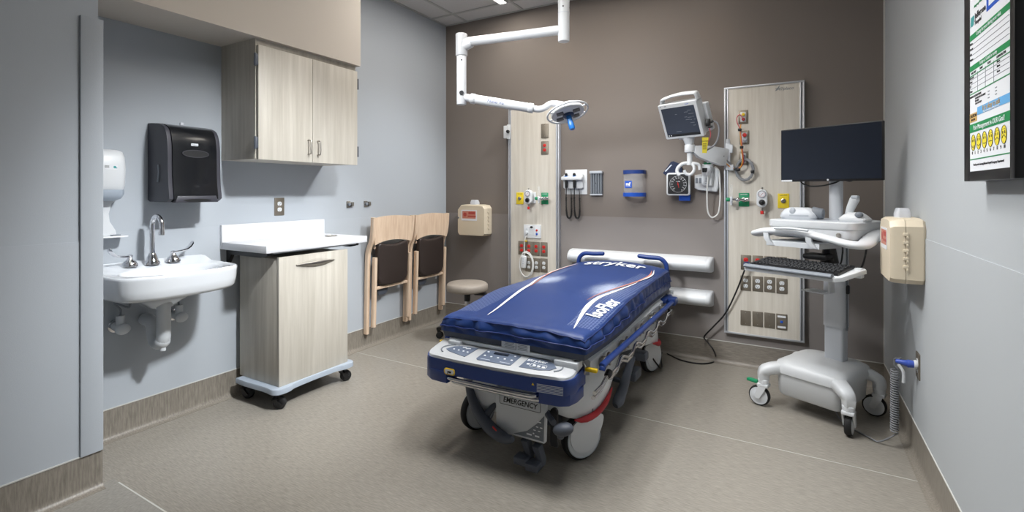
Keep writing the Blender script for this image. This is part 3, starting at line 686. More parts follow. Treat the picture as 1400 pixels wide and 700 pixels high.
# clear dispenser with blue rims
p = P(866, 251.3, 1, YB-.05); t = thing('clear_dispenser', 'clear round-front dispenser with two blue rims on the grey back wall', 'dispenser', (p.x, YB, p.z), 0)
def dsh(w, d, n=20): return [(-w/2, .0015)]+[(-w/2*math.cos(a), -d*.35-d*.65*math.sin(a)) for a in [R(180*i/n) for i in range(n+1)]]+[(w/2, .0015)]
def ringz(z0, z1, w, d, th): # open D-shaped band
    o = dsh(w, d); i_ = dsh(w-2*th, d-th)
    return [[(x, y, z) for x, y in o] for z in (z0, z1)]+[[(x, y, z) for x, y in i_] for z in (z1, z0)]
for z0, nm in ((.078, 'upper_rim'), (-.1, 'lower_rim')):
    mb = MB(); r_ = ringz(z0, z0+.03, .172, .1, .012); mb.loft(r_+[r_[0]], cap=False); mb.build(nm, 'bright' if z0 < 0 else 'blue', t)
mb = MB(); r_ = ringz(-.075, .085, .166, .097, .003); mb.loft(r_+[r_[0]], cap=False); mb.build('clear_body', 'clear', t)
mb = MB(); mb.prism(rrect(.056, .056, .002), face(-.026, -.005, -.0985), .0012); em = mb.build('emblem', 'bright', t)
text('mf', .034, face(-.028, -.003, -.0999), 'winkk', em, bold=.0015); mb = MB(); mb.box((-.026, -.1, -.02), (.04, .0005, .002)); mb.box((-.018, -.1, -.004), (.002, .0005, .03)); mb.build('emblem_lines', 'winkk', em)
# bumper rolls
for z, lb in ((.712, 'upper white bumper roll on the wall behind the bed head'), (.462, 'lower white bumper roll, half hidden behind the bed')):
    t = thing('wall_bumper', lb, 'bumper', (-1.083, YB-.003, z), 0, 'white wall bumpers')
    def dd(k, x): return [(x, -.0-(.125*k)*max(0, math.cos(a))**.8 if abs(a) < 1.58 else 0, .057*(.75+.25*k)*math.sin(a)) for a in [R(-90+180*i/20) for i in range(21)]]
    mb = MB(); mb.loft([dd(1, x) for x in (-.528, .528)]); mb.build('roll', 'porc' if False else 'white', t, ang=50)
    for s in (-1, 1):
        mb = MB(); mb.loft([dd(k, s*x) for k, x in ((1.005, .529), (1.0, .545), (.93, .556), (.75, .563), (.4, .567))]); mb.build('end_cap', 'white', t, ang=50)
# sharps containers
def sharps(label, loc, rz):
    t = thing('sharps_container', label, 'sharps container', loc, rz, 'wall-mounted sharps containers')
    o = [(-.155, -.12), (-.135, -.145), (.135, -.145), (.155, -.125), (.155, .11), (.135, .138), (.08, .145), (-.08, .145), (-.12, .14), (-.155, .1)]
    def rg(k, y, dz=0): return [(x*k, y, z*k+dz) for x, z in o]
    mb = MB(); mb.loft([rg(.96, 0), rg(1, -.01), rg(1, -.07)]); mb.build('back_shell', 'beige', t, ang=30)
    mb = MB(); mb.loft([rg(1, -.0715), rg(.99, -.112), rg(.95, -.126, -.002)]); fs = mb.build('front_shell', 'beige', t, ang=30)
    mb = MB()
    for k in range(5):
        z = .075-.036*k; mb.box((.156, -.071, z), (.008, .02, .014), .002); mb.box((.159, -.066, z-.012), (.006, .008, .012), .002)
    mb.build('clip', 'beige', t)
    mb = MB(); mb.prism(rrect(.175, .10, .004), face(-.02, .045, -.1262), .0012); lb_ = mb.build('biohazard_label', 'paper', fs)
    mb = MB(); mb.prism(rrect(.15, .07, .003), face(-.02, .05, -.1274), .0006); mb.build('label_field', 'orange', lb_)
    mb = MB(); mb.prism(ell(.019, .019, 20), face(-.065, .052, -.128), .0006); mb.prism(rrect(.075, .022, .002), face(.012, .066, -.128), .0006); mb.prism(rrect(.09, .012, .001), face(.012, .036, -.128), .0006); mb.build('label_mark', 'tape', lb_)
    mb = MB(); mb.cyl((-.14, -.124, .02), (-.14, -.131, .02), .008, n=14, bev=.001); mb.build('lock', 'inkgrey', fs)
    mb = MB(); mb.loft([[(x*w, -.06+y*d, z) for x, y in rrect(1, 1, .25)] for w, d, z in ((.08, .06, .143), (.08, .06, .163), (.06, .045, .188))]); mb.build('drop_lid', 'cloudy', t)
    return t
sharps('beige sharps container on the taupe back wall above the stool', (-2.603, YB, .985), 0)
sharps('beige sharps container on the right wall beside the computer cart', (XR, 2.905, .985), -90)
# sphygmomanometer
p = P(927, 251.7, 1, YB-.07); t = thing('blood_pressure_gauge', 'white square wall gauge with black dial under the monitor', 'blood pressure gauge', (p.x, YB, p.z), 0)
mb = MB(); mb.prism(rrect(.172, .172, .02), face(0, 0, -.04), .03, .006, 3); mb.build('case', 'white', t)
mb = MB(); mb.prism(rrect(.148, .148, .01), face(0, 0, -.07), .0012); dl = mb.build('dial', 'ink', t)
mb = MB()
for i in range(26):
    a = R(-60+300*i/25); L_ = .012 if i % 2 == 0 else .006; c = V((.053*math.cos(a), -.0717, .053*math.sin(a)))
    mb.box(c, (L_, .0006, .0022 if i % 2 == 0 else .0012), rot=(0, -a, 0))
mb.tube([V((.061*math.cos(a), -.0716, .061*math.sin(a))) for a in [2*math.pi*i/40 for i in range(40)]], .0007, 5, True); mb.build('scale_marks', 'winkk', dl)
for i in range(1, 13): a = R(-60+300*i/12.5); text(str(20*i), .0085, face(.042*math.cos(a), .042*math.sin(a), -.0713), 'winkk', dl)
text('mmHg', .011, face(0, .02, -.0713), 'winkk', dl)
mb = MB(); mb.box((.002, -.073, -.006), (.003, .001, .046), rot=(0, R(-12), 0)); mb.cyl((0, -.071, 0), (0, -.0745, 0), .005, n=12); mb.build('needle', 'red', dl)
mb = MB(); mb.box2((-.07, -.041, -.078), (.07, .001, .078), .004); mb.build('wall_mount', 'mgrey', t); mb = MB(); mb.box2((.0, -.039, -.125), (.08, -.0, -.08), .003); mb.build('bracket', 'bright', t)
p = P(918, 231, 1, YB-.05); t = thing('blood_pressure_cuff', 'folded navy blood pressure cuff stuck behind the square wall gauge', 'cuff', (p.x, YB-.028, p.z), 0)
mb = MB(); mb.prism([(-.068, -.03), (-.008, .055), (.01, .06), (.055, .04), (.075, -.0), (.075, -.06), (-.03, -.06)], face(0, 0, .01), .022, .006); mb.build('folded_cuff', 'navy', t)
mb = MB(); m_ = face(0, 0, -.0125); mb.prism([(-.052, -.016), (-.005, .034), (.002, .03), (-.044, -.02)], m_, .0006); mb.prism([(.03, -.01), (.036, -.008), (.048, .024), (.042, .024)], m_, .0006); mb.build('printed_marks', 'pale', t)
# wall thermometer
p = P(966, 243, 1, YB-.05); t = thing('wall_thermometer', 'white electronic thermometer with hanging coiled probe cord, beside the right panel', 'thermometer', (p.x, YB, p.z), 0)
mb = MB(); mb.prism([(-.085, -.075), (-.06, -.09), (.07, -.105), (.08, -.07), (.085, .05), (.06, .075), (-.02, .075), (-.03, .03), (-.085, .02)], face(0, 0, 0), .05, .01, 3); mb.build('cradle', 'white', t)
mb = MB(); mb.prism([(-.02, -.06), (.04, -.06), (.05, .06), (.044, .1), (-.03, .1), (-.032, .05)], face(0, 0, -.05), .028, .01, 3); un = mb.build('thermometer_unit', 'white', t)
mb = MB(); mb.prism(rrect(.034, .032, .004), face(-.008, .055, -.078), .001); mb.build('display', 'ink', un)
mb = MB(); mb.prism(rrect(.05, .022, .004), face(.008, .1, -.055), .02, .003); mb.build('green_cap', 'green', un)
mb = MB(); mb.cyl((.012, -.07, .105), (.012, -.07, .125), .008, n=12); mb.tube(spline([(.012, -.082, .02), (.022, -.086, .045), (.028, -.088, .06), (.022, -.09, .074)], 4), .014, 12); mb.build('probe', 'white', un)
mb = MB(); [mb.prism(rrect(.018, .04, .003), face(-.068+.024*k, -.02, -.05), .0012) for k in (0, 1)]; mb.build('probe_well', 'mgrey', t)
mb = MB(); [mb.box((0, -.0785, -.005-.012*k), (.012, .0006, .003)) for k in range(4)]; mb.build('printed_lines', 'mgrey', un)
mb = MB(); mb.tube(spline([(.02, -.088, .03), (.012, -.092, -.05), (.008, -.08, -.16), (.012, -.07, -.245), (.03, -.06, -.285), (.055, -.055, -.285), (.082, -.05, -.25), (.092, -.045, -.15), (.09, -.045, -.03), (.082, -.04, .05), (.055, -.035, .08)], 6), .0055, 10); mb.build('probe_cord', 'cordw', t, ang=60)

# patient monitor on its wall arm
mc = V((-.697, 3.585, 1.748)); a, b = R(-111.4), R(-25.3); n_ = V((math.cos(a)*math.cos(b), math.sin(a)*math.cos(b), math.sin(b)))
r_ = Z.cross(n_).normalized(); u_ = n_.cross(r_)
t = thing('patient_monitor', 'white bedside patient monitor tilted down on a jointed wall arm', 'monitor', (mc.x, mc.y, 1.45), 0)
MM = frm(mc, r_, u_)
rot3 = MM.to_3x3()
def mbx(mb, c, d, bev=0): return mb.box(MM @ V(c), d, bev, rot=rot3)
mb = MB(); mb.prism(rrect(.302, .262, .012), MM @ Matrix.Translation((0, 0, -.028)), .028, .006, 3); mb.prism(rrect(.29, .25, .014), MM @ Matrix.Translation((0, 0, -.085)), .058, .0); mb.build('housing', 'white', t, True)
mb = MB(); mbx(mb, (.115, -.02, -.10), (.11, .2, .05), .008); mb.build('rear_module', 'offw', t, True)
mb = MB(); mb.prism([(-.129, -.112), (.129, -.112), (.129, .101), (-.129, .101)], MM @ Matrix.Translation((0, 0, .0005)), .001); scn = mb.build('screen', 'screen2', t, True)
mb = MB(); mb.prism([(-.129, -.112), (.129, -.112), (.129, -.094), (-.129, -.094)], MM @ Matrix.Translation((0, 0, .0015)), .0007); mb.build('lower_band', 'ink', scn, True)
mb = MB(); rnd = random.Random(3)
for x, z, w in ((-.02, .062, .015), (.06, .07, .03), (.085, .08, .03), (.095, .055, .04), (.05, .035, .02), (.078, .03, .03), (.105, .033, .012), (.06, .015, .03), (.085, .012, .014), (.112, .012, .012), (.09, -.01, .03), (.1, -.03, .02), (-.03, -.065, .04), (.08, -.085, .05)):
    mb.prism([(x-w/2, z-.0016), (x+w/2, z-.0016), (x+w/2, z+.0016), (x-w/2, z+.0016)], MM @ Matrix.Translation((0, -.012, .0014)), .0004)
mb.build('screen_readout', 'mgrey', scn, True)
mb = MB(); [mb.prism(rrect(.008, .007, .002), MM @ Matrix.Translation((-.116+.018*k, -.103, .0022)), .0006) for k in (0, 1)]; mb.build('touch_key', 'winkk', scn, True)
me = text_mesh('DASH', .011, MM @ Matrix.Translation((.078, .114, .0004)), shear=.2); me.materials.append(M['bright']); link('lettering', me, t, True)
mb = MB(); mb.prism(rrect(.009, .006, .001), MM @ Matrix.Translation((-.128, .117, .0002)), .0006); mb.prism(rrect(.016, .005, .001), MM @ Matrix.Translation((-.09, .117, .0002)), .0006); mb.build('front_mark', 'inkgrey', t, True)
mb = MB(); hp = [MM @ V(p_) for p_ in spline([(-.138, .128, -.05), (-.132, .15, -.05), (-.11, .162, -.05), (0, .176, -.052), (.11, .172, -.05), (.135, .166, -.05), (.143, .128, -.05)], 5)]; rs = []
for i, c in enumerate(hp):
    tn = (hp[min(len(hp)-1, i+1)]-hp[max(0, i-1)]).normalized(); s_ = n_; q_ = tn.cross(s_); rs.append([c+s_*.03*ca+q_*.011*sa for ca, sa in [(math.cos(2*math.pi*k/14), math.sin(2*math.pi*k/14)) for k in range(14)]])
mb.loft(rs); mb.build('carry_handle', 'white', t, True, ang=50)
base = MM @ V((.0, -.13, -.045))
pl = V((base.x+.012, base.y+.005, 0))
mb = MB(); mb.cyl(base+V((0, 0, .02)), V((pl.x, pl.y, 1.585)), .05, .03, 20, .004); mbx(mb, (.0, -.135, -.05), (.12, .02, .07), .004); mb.build('tilt_mount', 'offw', t, True)
mb = MB(); mb.cyl((pl.x, pl.y, 1.53), (pl.x, pl.y, 1.585), .036, n=24, bev=.004); mb.cyl((pl.x, pl.y, 1.44), (pl.x, pl.y, 1.53), .019, n=20); mb.build('post', 'white', t, True)
# hook bracket below
mb = MB()
def strap(pts, w, th):
    pts = spline(pts, 6); rs = []
    for i, c in enumerate(pts):
        tn = (pts[min(len(pts)-1, i+1)]-pts[max(0, i-1)]).normalized(); s_ = V((0, 1, 0)); q_ = tn.cross(s_).normalized(); rs.append([c+s_*w*x+q_*th*z for x, z in ((-1, -1), (1, -1), (1, 1), (-1, 1))])
    mb.loft(rs)
o = V((pl.x, pl.y, 1.455))
for pts_, r_k in (([(-.02, 0, .0), (-.05, 0, -.006), (-.078, -.005, -.03), (-.085, -.01, -.062), (-.066, -.015, -.088)], .013), ([(0, 0, .0), (.026, -.005, -.02), (.03, -.008, -.055), (.008, -.012, -.082), (-.022, -.014, -.078), (-.036, -.014, -.052)], .011), ([(-.02, 0, .0), (.03, 0, -.004), (.06, .01, -.016), (.066, .012, -.05)], .011)):
    mb.tube(spline([o+V(q_) for q_ in pts_], 6), r_k, 10)
mb.build('accessory_hook', 'white', t, True, ang=60)
wl = P(996, 210, 1, PY_)
e0 = V((pl.x+.03, pl.y, 1.545)); e1 = V((wl.x-.01, PY_-.03, 1.49))
mb = MB(); d_ = (e1-e0); dn = d_.normalized(); s_ = Z.cross(dn).normalized(); up = dn.cross(s_)
mb.loft([[e0+d_*f+s_*w*x+up*h_*z+V((0, 0, zo)) for x, z in ((-1, -1), (1, -1), (1, 1), (-1, 1))] for f, w, h_, zo in ((0, .02, .026, .005), (.15, .026, .042, 0), (.5, .028, .055, 0), (.92, .028, .062, 0), (1, .02, .055, 0))]); mb.build('support_arm', 'white', t, True)
mb = MB(); mb.box((wl.x, PY_-.02, 1.50), (.03, .045, .19), .004); mb.cyl((wl.x, PY_-.03, 1.59), (wl.x, PY_-.03, 1.625), .014, n=14, bev=.003); mb.box((wl.x+.022, PY_-.03, 1.555), (.02, .03, .06), .004); mb.box((wl.x+.022, PY_-.03, 1.42), (.03, .03, .04), .004); mb.build('wall_clamp', 'silver', t, True)
mb = MB(); mb.tube(spline([e1+V((-.06, -.035, .04)), e1+V((-.085, -.04, .055)), e1+V((-.09, -.045, .04)), e1+V((-.06, -.045, .03)), e1+V((-.01, -.04, .01))], 5), .004, 6); mb.build('cable_clip', 'dgrey', t, True)
# monitor cables
p0 = MM @ V((.165, -.055, -.06))
mb = MB(); mb.box(p0, (.03, .04, .05), .006); mb.cyl(p0+V((.01, 0, .0)), p0+V((.035, 0, .01)), .009, n=10); mb.cyl(p0+V((.0, -.01, -.03)), p0+V((.03, -.01, -.03)), .008, n=10); mb.build('connector_block', 'black', t, True)
d1 = P(961.5, 208, 1, 3.6)
mb = MB(); mb.tube(spline([p0+V((.03, 0, .01)), p0+V((.06, 0, -.01)), p0+V((.07, 0, -.07)), p0+V((.045, 0, -.15)), d1], 6), .0065, 8); mb.build('monitor_cable', 'cordg', t, True, ang=60)
mb = MB(); mb.tube(spline([p0+V((.01, -.01, -.04)), p0+V((.015, -.01, -.1)), d1+V((.0, 0, .01))], 6), .003, 6); mb.build('sensor_wire', 'wpink', t, True, ang=60)
mb = MB(); tg = P(964, 199, 1, 3.56); mb.prism([(-.018, -.05), (.01, -.052), (.022, .055), (-.02, .055)], frm(tg, V((.96, .25, 0)), Z), .0015); tgp = mb.build('warning_tag', 'tag', t, True)
me = text_mesh('CAUTION', .011, frm(tg+V((.0, -.003, .03)), V((.96, .25, 0)), Z)); me.materials.append(M['ink']); link('lettering', me, tgp, True)
mb = MB(); [mb.prism([(-.013, -.0015), (.011, -.0015), (.011, .0015), (-.013, .0015)], frm(tg+V((-.002, -.003, .012-.009*k)), V((.96, .25, 0)), Z), .0004) for k in range(5)]; mb.build('printed_lines', 'ink', tgp, True)
# coiled lead bundle in front of the connector plates
cb = P(1018, 232, 1, PY_-.03)
t = thing('cable_bundle', 'coil of grey cables with coloured wires hanging on the right headwall panel', 'cable', (cb.x, PY_-.01, cb.z), 0)
pts = []
for i in range(70):
    an = R(90+21*i); k = .058+.006*math.sin(i*1.7); pts.append(V((cb.x+k*.95*math.cos(an), PY_-.02-.0012*(i % 17), cb.z+(k+.015)*math.sin(an))))
mb = MB(); mb.tube(pts, .006, 8); mb.tube(spline([P(985, 216, 1, PY_-.07), P(993, 219, 1, PY_-.05), P(1003, 228, 1, PY_-.03), P(1008, 232, 1, PY_-.03)], 6), .006, 8); mb.build('coil', 'cordg', t, True, ang=60)
mb = MB(); mb.tube(spline([P(982, 214, 1, PY_-.06), P(995, 225, 1, PY_-.04), P(1006, 231, 1, PY_-.04), P(1016, 224, 1, PY_-.045), P(1015, 203, 1, PY_-.045), P(1012, 178, 1, PY_-.04), P(1008, 168, 1, PY_-.035), P(1008, 160, 1, PY_-.035), P(1012, 157, 1, PY_-.03), P(1016.5, 164, 1, PY_-.02)], 6), .0035, 6); mb.build('red_lead', 'wpink', t, True, ang=60)
mb = MB(); mb.tube(spline([P(988, 218, 1, PY_-.06), P(998, 228, 1, PY_-.042), P(1009, 231, 1, PY_-.042), P(1015, 222, 1, PY_-.05), P(1013.5, 200, 1, PY_-.045), P(1012, 180, 1, PY_-.04), P(1013, 170, 1, PY_-.03)], 6), .004, 6); mb.build('orange_lead', 'worange', t, True, ang=60)
mb = MB()
for x, y in ((1009.5, 232), (1029, 234.5), (1011.5, 177.5), (1014, 201.5), (1006, 231)): c = P(x, y, 1, PY_-.04); mb.box(c, (.024, .03, .02), .005)
mb.build('cable_tie', 'black', t, True)

# ================================================================== right wall
def BX(px): return None
BYC = 1.785; XB = .447
t = thing('information_board', 'black-framed hospital information poster with pain scale on the right wall', 'poster', (XR, BYC, 1.65), -90)
fz0, fz1, hw = 1.281-1.65, 2.03-1.65, .198
mb = MB()
for a_, b_ in (((-hw, fz0), (-hw+.053, fz1)), ((hw-.03, fz0), (hw, fz1)), ((-hw+.053, fz0), (hw-.03, fz0+.028)), ((-hw+.053, fz1-.028), (hw-.03, fz1))):
    mb.box2((a_[0], -.05, a_[1]), (b_[0], 0, b_[1]), .002)
mb.build('frame', 'frame', t)
mb = MB(); mb.box2((-hw+.052, -.0485, fz0+.027), (hw-.029, -.002, fz1-.027)); sh = mb.build('sheet', 'paper', t)
sx0, sx1 = -hw+.053, hw-.03; ys = -.0485
def zz(py): return P(1328, py, 0, XR-.0485).z-1.65
def rectp(mb, x0, x1, z0, z1, d=.0006): mb.prism([(x0, min(z0, z1)), (x1, min(z0, z1)), (x1, max(z0, z1)), (x0, max(z0, z1))], face(0, 0, ys), d)
mb = MB(); rectp(mb, sx0, sx1, zz(48.6), zz(56.6)); rectp(mb, sx0, sx1, zz(91), zz(98.3)); rectp(mb, sx0, sx1, zz(170.5), zz(182))
for y in (105, 129.5, 218.5): rectp(mb, sx0, sx1, zz(y)-.0015, zz(y)+.0015)
mb.build('green_bars', 'pgreen', sh)
mb = MB()
for y in (62.5, 69.6, 76.8, 84, 109.8, 116, 122.5): rectp(mb, sx0+.006, sx1-.006, zz(y)-.0006, zz(y)+.0006)
for x in (-.075, -.01, .055): rectp(mb, x-.0005, x+.0005, zz(103), zz(129.5))
for r0, xs in ((137, (.01, .065)), (141, (.01, .065)), (145, (.01, .065))):
    for x in xs: rectp(mb, x, x+.012, zz(r0)-.0012, zz(r0)+.0012)
mb.build('table_lines', 'inkgrey', sh)
mb = MB(); rectp(mb, -.078, sx1, zz(150.6), zz(161)); mb.build('blue_bar', 'pblue', sh)
mb = MB(); rectp(mb, sx0, -.081, zz(156), zz(168)); mb.build('tan_box', 'ptan', sh)
mb = MB(); rectp(mb, .0, .1, zz(36), zz(14)); mb.build('blue_square', 'bright', sh); mb = MB(); rectp(mb, .018, .1, zz(31), zz(14), .0009); mb.build('square_inset', 'paper', sh)
def tx(s_, size, x, py, mt, al='CENTER', k=1): return text(s_, size, face(x, zz(py), ys-.0009), mt, sh, depth=.0003, align=al, sx=k)
mb = MB(); zc_ = zz(31.5)
for i in range(4): mb.prism([(-.14+.008*i, zc_-.014+.004*(i % 2)), (-.134+.008*i, zc_-.014), (-.128+.008*i, zc_+.012), (-.134+.008*i, zc_+.016)], face(0, 0, ys), .0006)
mb.build('hospital_emblem', 'pteal', sh)
tx('Jefferson', .026, -.098, 28, 'ink', 'LEFT'); tx('Hospital', .017, -.098, 37, 'ink', 'LEFT')
tx('Allegheny Health Network', .011, -.105, 14, 'pgreen', 'LEFT')
tx('Caring for you during your visit', .015, .012, 52.6, 'winkk'); tx('Today is / Goals for today', .013, .012, 94.6, 'winkk')
for s_, y in (('Nurse', 61), ('Doctor', 68), ('Aide', 75.3), ('Visitors', 82.5)): tx(s_, .009, sx0+.004, y, 'ink', 'LEFT')
for s_, x in (('TIME / TEST', -.108), ('START', -.042), ('DONE', .022), ('ESTIMATED TIME', .11)): tx(s_, .0085, x, 101.8, 'ink')
for s_, y in (('Lab work', 107.5), ('X-ray', 113), ('CT', 119.3), ('Other', 126)): tx(s_, .009, sx0+.004, y, 'ink', 'LEFT')
for y in (107.5, 113, 119.3): tx('30 min', .008, .09, y, 'ink')
tx('WAITING INSTRUCTIONS', .0085, sx0+.004, 134, 'ink', 'LEFT')
for s_, y in (('DO NOT EAT OR DRINK', 138), ('BED REST', 141.5), ('CALL FOR HELP', 145)): tx(s_, .008, sx0+.05, y, 'ink', 'LEFT')
tx('It is okay to ask', .021, .035, 154.6, 'ptan'); tx('Please tell us about anything you need', .008, .035, 159.4, 'winkk')
tx('CAUTION', .013, -.113, 160, 'ink'); tx('FALL RISK', .008, -.113, 165, 'ink')
tx('Pain Management is OUR Goal!', .019, .012, 176.6, 'winkk')
for i in range(6):
    x = -.112+.048*i; z = zz(196)
    mb = MB(); mb.prism(ell(.0185, .023, 28), face(x, z, ys), .0006); fc = mb.build('pain_face', 'pyel', sh)
    mb = MB(); yy = ys-.0008
    mb.tube([V((x+.0185*math.cos(q_), yy, z+.023*math.sin(q_))) for q_ in [2*math.pi*k/28 for k in range(28)]], .0007, 4, True)
    for s_ in (-1, 1): mb.prism(ell(.0022, .004, 10), face(x+s_*.007, z+.006, yy), .0005); mb.box((x+s_*.007, yy, z+.0135), (.007, .0004, .001), rot=(0, R(s_*(-4+6*i)), 0))
    c_ = (.010-.004*i)
    mb.tube([V((x+.011*f, yy, z-.008-c_*(1-f*f)*.7)) for f in [-1+.2*k for k in range(11)]], .0009, 4); mb.build('face_lines', 'ink', fc)
for i in range(11): tx(str(i), .013, -.12+.0252*i, 210, 'ink')
tx('Thank you for choosing Jefferson Hospital Emergency Department!', .0088, .01, 226, 'ink')
# outlet on the right wall with the cart's plug
p = P(1256, 500, 0, XR-.003)
plate('wall_outlet', 'outlet low on the right wall with the blue plug in it', 'outlet', ((XR-.003, p.y, p.z), -90), .072, .118)
# ================================================================== hospital stretcher (local frame: x right, -y foot end, origin on the floor)
BXC, BYC_ = -1.157, 2.80
bed = thing('hospital_stretcher', 'white and blue wheeled hospital stretcher in the middle of the room', 'stretcher', (BXC, BYC_, 0), 0)
# litter deck and its slotted foot edge
mb = MB(); mb.box2((-.345, -.81, .495), (.345, .86, .528), .006)
for i in range(9): mb.box2((-.30+.075*i-.006, -.835, .488), (-.30+.075*i+.006, -.80, .512), .001)
mb.box2((-.33, -.84, .508), (.33, -.80, .527), .004); mb.box2((-.32, -.86, .49), (-.25, -.8, .52), .003); mb.box2((.25, -.86, .49), (.36, -.8, .52), .003)
mb.build('litter_deck', 'offw', bed)
for s in (-1, 1):
    mb = MB(); mb.prism([(.33, .43), (.372, .44), (.378, .50), (.35, .522), (.33, .522)], Matrix.Translation((0, .80, 0)) @ frm((0, 0, 0), X if s > 0 else -X, Z), 1.55 if s > 0 else -1.55)
    fx = s*.379
    for k in range(6): mb.box((fx, -.55+.22*k, .485), (.004, .05, .012), .001)
    mb.build('side_beam', 'offw', bed)
# columns
for y in (-.42, .42):
    mb = MB()
    for k in range(9): z = .40+.0105*k; mb.lathe([(.09, z), (.10, z+.005), (.09, z+.01)], Matrix.Translation((0, y, 0)), 24)
    mb.build('lift_column', 'dgrey', bed)
# base hood
def hood(k, zf, drop=0):
    o = []
    for i in range(72):
        a = 2*math.pi*i/72; c_, s_ = math.cos(a), math.sin(a)
        x = .395*math.copysign(abs(c_)**.55, c_); y = .80*math.copysign(abs(s_)**.5, s_)
        w = 1-.30*math.exp(-(y/.36)**2)
        corner = max(0, abs(y)-.42)/.38*max(0, abs(x)-.2)/.195
        z = zf-drop*min(1, corner*2.2)+.05*math.exp(-(y/.3)**2)*(1 if drop else 0)
        o.append((x*k*w, y*(1-(1-k)*.5), z))
    return o
mb = MB(); mb.loft([hood(.93, .262, .05), hood(.985, .258, .052), hood(1, .268, .05), hood(1, .30, .03), hood(.97, .36), hood(.92, .40), hood(.84, .425), hood(.6, .432)]); mb.build('base_hood', 'white', bed, ang=50)
mb = MB(); mb.box2((-.2, -.66, .12), (.2, .66, .27), .01); mb.build('chassis', 'dgrey', bed)
# wheels, caster covers and red bumpers
for sx in (-1, 1):
    for sy in (-1, 1):
        wx, wy = sx*.29, sy*.64
        ang = {(-1, -1): -20, (1, -1): -33, (1, 1): -20, (-1, 1): -6}[(sx, sy)]
        rot = Matrix.Translation((wx, wy, .105)) @ Matrix.Rotation(R(ang), 4, 'Z'); r3 = rot.to_3x3()
        mb = MB(); prof = [(.070, -.021), (.097, -.021), (.104, -.014), (.105, 0), (.104, .014), (.097, .021), (.070, .021)]
        cm = rot @ frm((0, 0, 0), Y, Z); mb.lathe(prof, cm, 44); cs = mb.build('caster', 'rubber', bed, ang=50)
        for q in (-1, 1):
            mb = MB(); mb.lathe([(.0, .016), (.07, .017), (.084, .019), (.0875, .0215), (.086, .024), (.07, .0255), (.03, .027), (0, .0272)], rot @ frm((0, 0, 0), Y if q > 0 else -Y, Z), 40, cap=False); mb.build('wheel_cover', 'offw', cs, ang=50)
            mb = MB(); mb.torus(rot @ Matrix.Translation((q*.0235, 0, 0)) @ frm((0, 0, 0), Y, Z), .089, .003, 40, 6); mb.build('wheel_ring', 'lgrey', cs)
        mb = MB(); mb.cyl(rot @ V((0, .02, .09)), rot @ V((0, .02, .18)), .03, n=18); mb.box(rot @ V((0, .0, .125)), (.075, .09, .03), .008, rot=r3); mb.build('fork', 'mgrey', cs)
        # teardrop caster cover outside the wheel
        tear = [(.082*math.cos(a), .082*math.sin(a)) for a in [R(-200+205*i/20) for i in range(21)]]
        k = 1
        tear = [(-.08, .03)]+[(.078*math.cos(R(q_)), .012+.076*math.sin(R(q_))) for q_ in range(195, 351, 9)]+[(.10, .045), (.104, .09), (.055, .102), (-.01, .096), (-.06, .075)]
        if sy > 0: tear = [(-x_, y_) for x_, y_ in reversed(tear)]
        mm = rot @ Matrix.Translation((sx*.0215, 0, 0)) @ frm((0, 0, 0), Y, Z)
        mb = MB(); o = spline([(x_, y_, 0) for x_, y_ in tear], 3, True); h = .0085*sx
        mb.prism([(p_.x, p_.y) for p_ in o], mm, h); mb.build('caster_cover', 'white', cs, ang=50)
        mb = MB(); hp = hood(1.035, .262, .05); n = len(hp)
        want = [i for i in range(n) if hp[i][0]*sx > .25 and (.40 if sx > 0 or sy > 0 else .36) < hp[i][1]*sy < (.74 if sx > 0 or sy > 0 else .60)]
        if want and want[-1]-want[0] > len(want)+5: want = [i for i in want if i > n/2]+[i for i in want if i < n/2]
        rs = []
        for j, i in enumerate(want):
            c = V(hp[i]); e = min(1, min(j, len(want)-1-j)/2+.25); nrm = V((c.x*2, c.y*.4, 0)).normalized()
            rs.append([c+nrm*(.012*e*math.cos(q_)-.004)+Z*(.016*e*math.sin(q_)-.004) for q_ in [2*math.pi*m_/12 for m_ in range(12)]])
        mb.loft(rs); mb.build('corner_bumper', 'redb', bed, ang=60)
# EMERGENCY plate at the foot
py = -.838
mb = MB(); mb.prism([(-.27, .36), (-.225, .27), (-.175, .212), (-.06, .205), (-.06, .36)], face(0, 0, py+.03), .018, .004); mb.build('foot_apron', 'white', bed)
mb = MB(); mb.prism([(-.048, .142), (-.038, .137), (.198, .137), (.206, .145), (.212, .318), (-.052, .318)], face(-.0, .0, py), .014, .004); ep = mb.build('foot_plate', 'white', bed)
mb = MB(); mb.prism([(.045, .147), (.198, .147), (.201, .262), (.166, .22), (.115, .175)], face(0, 0, py-.014), .0008); tri = mb.build('instruction_field', 'mgrey', ep)
text('EMERGENCY', .034, face(.077, .292, py-.0142), 'ink', ep, shear=.18, sx=.9, bold=.0006)
mb = MB(); bo = rrect(.21, .044, .006); mb.tube([V((x+.077, py-.0144, z+.292)) for x, z in bo], .0012, 5, True); mb.build('label_border', 'ink', ep)
mb = MB(); m_ = face(0, 0, py-.0148)
for x, z, w, h in ((.16, .228, .02, .005), (.15, .205, .012, .004), (.17, .205, .012, .005), (.137, .188, .012, .004), (.16, .188, .012, .004), (.11, .163, .026, .007), (.15, .163, .022, .007), (.132, .172, .007, .006)): mb.prism(rrect(w, h, .001), m_ @ Matrix.Translation((x+.016, z, 0)), .0005)
mb.build('pictograms', 'winkk', tri)
text('Ratchet', .012, face(.255, .265, py+.01), 'ink', bed)
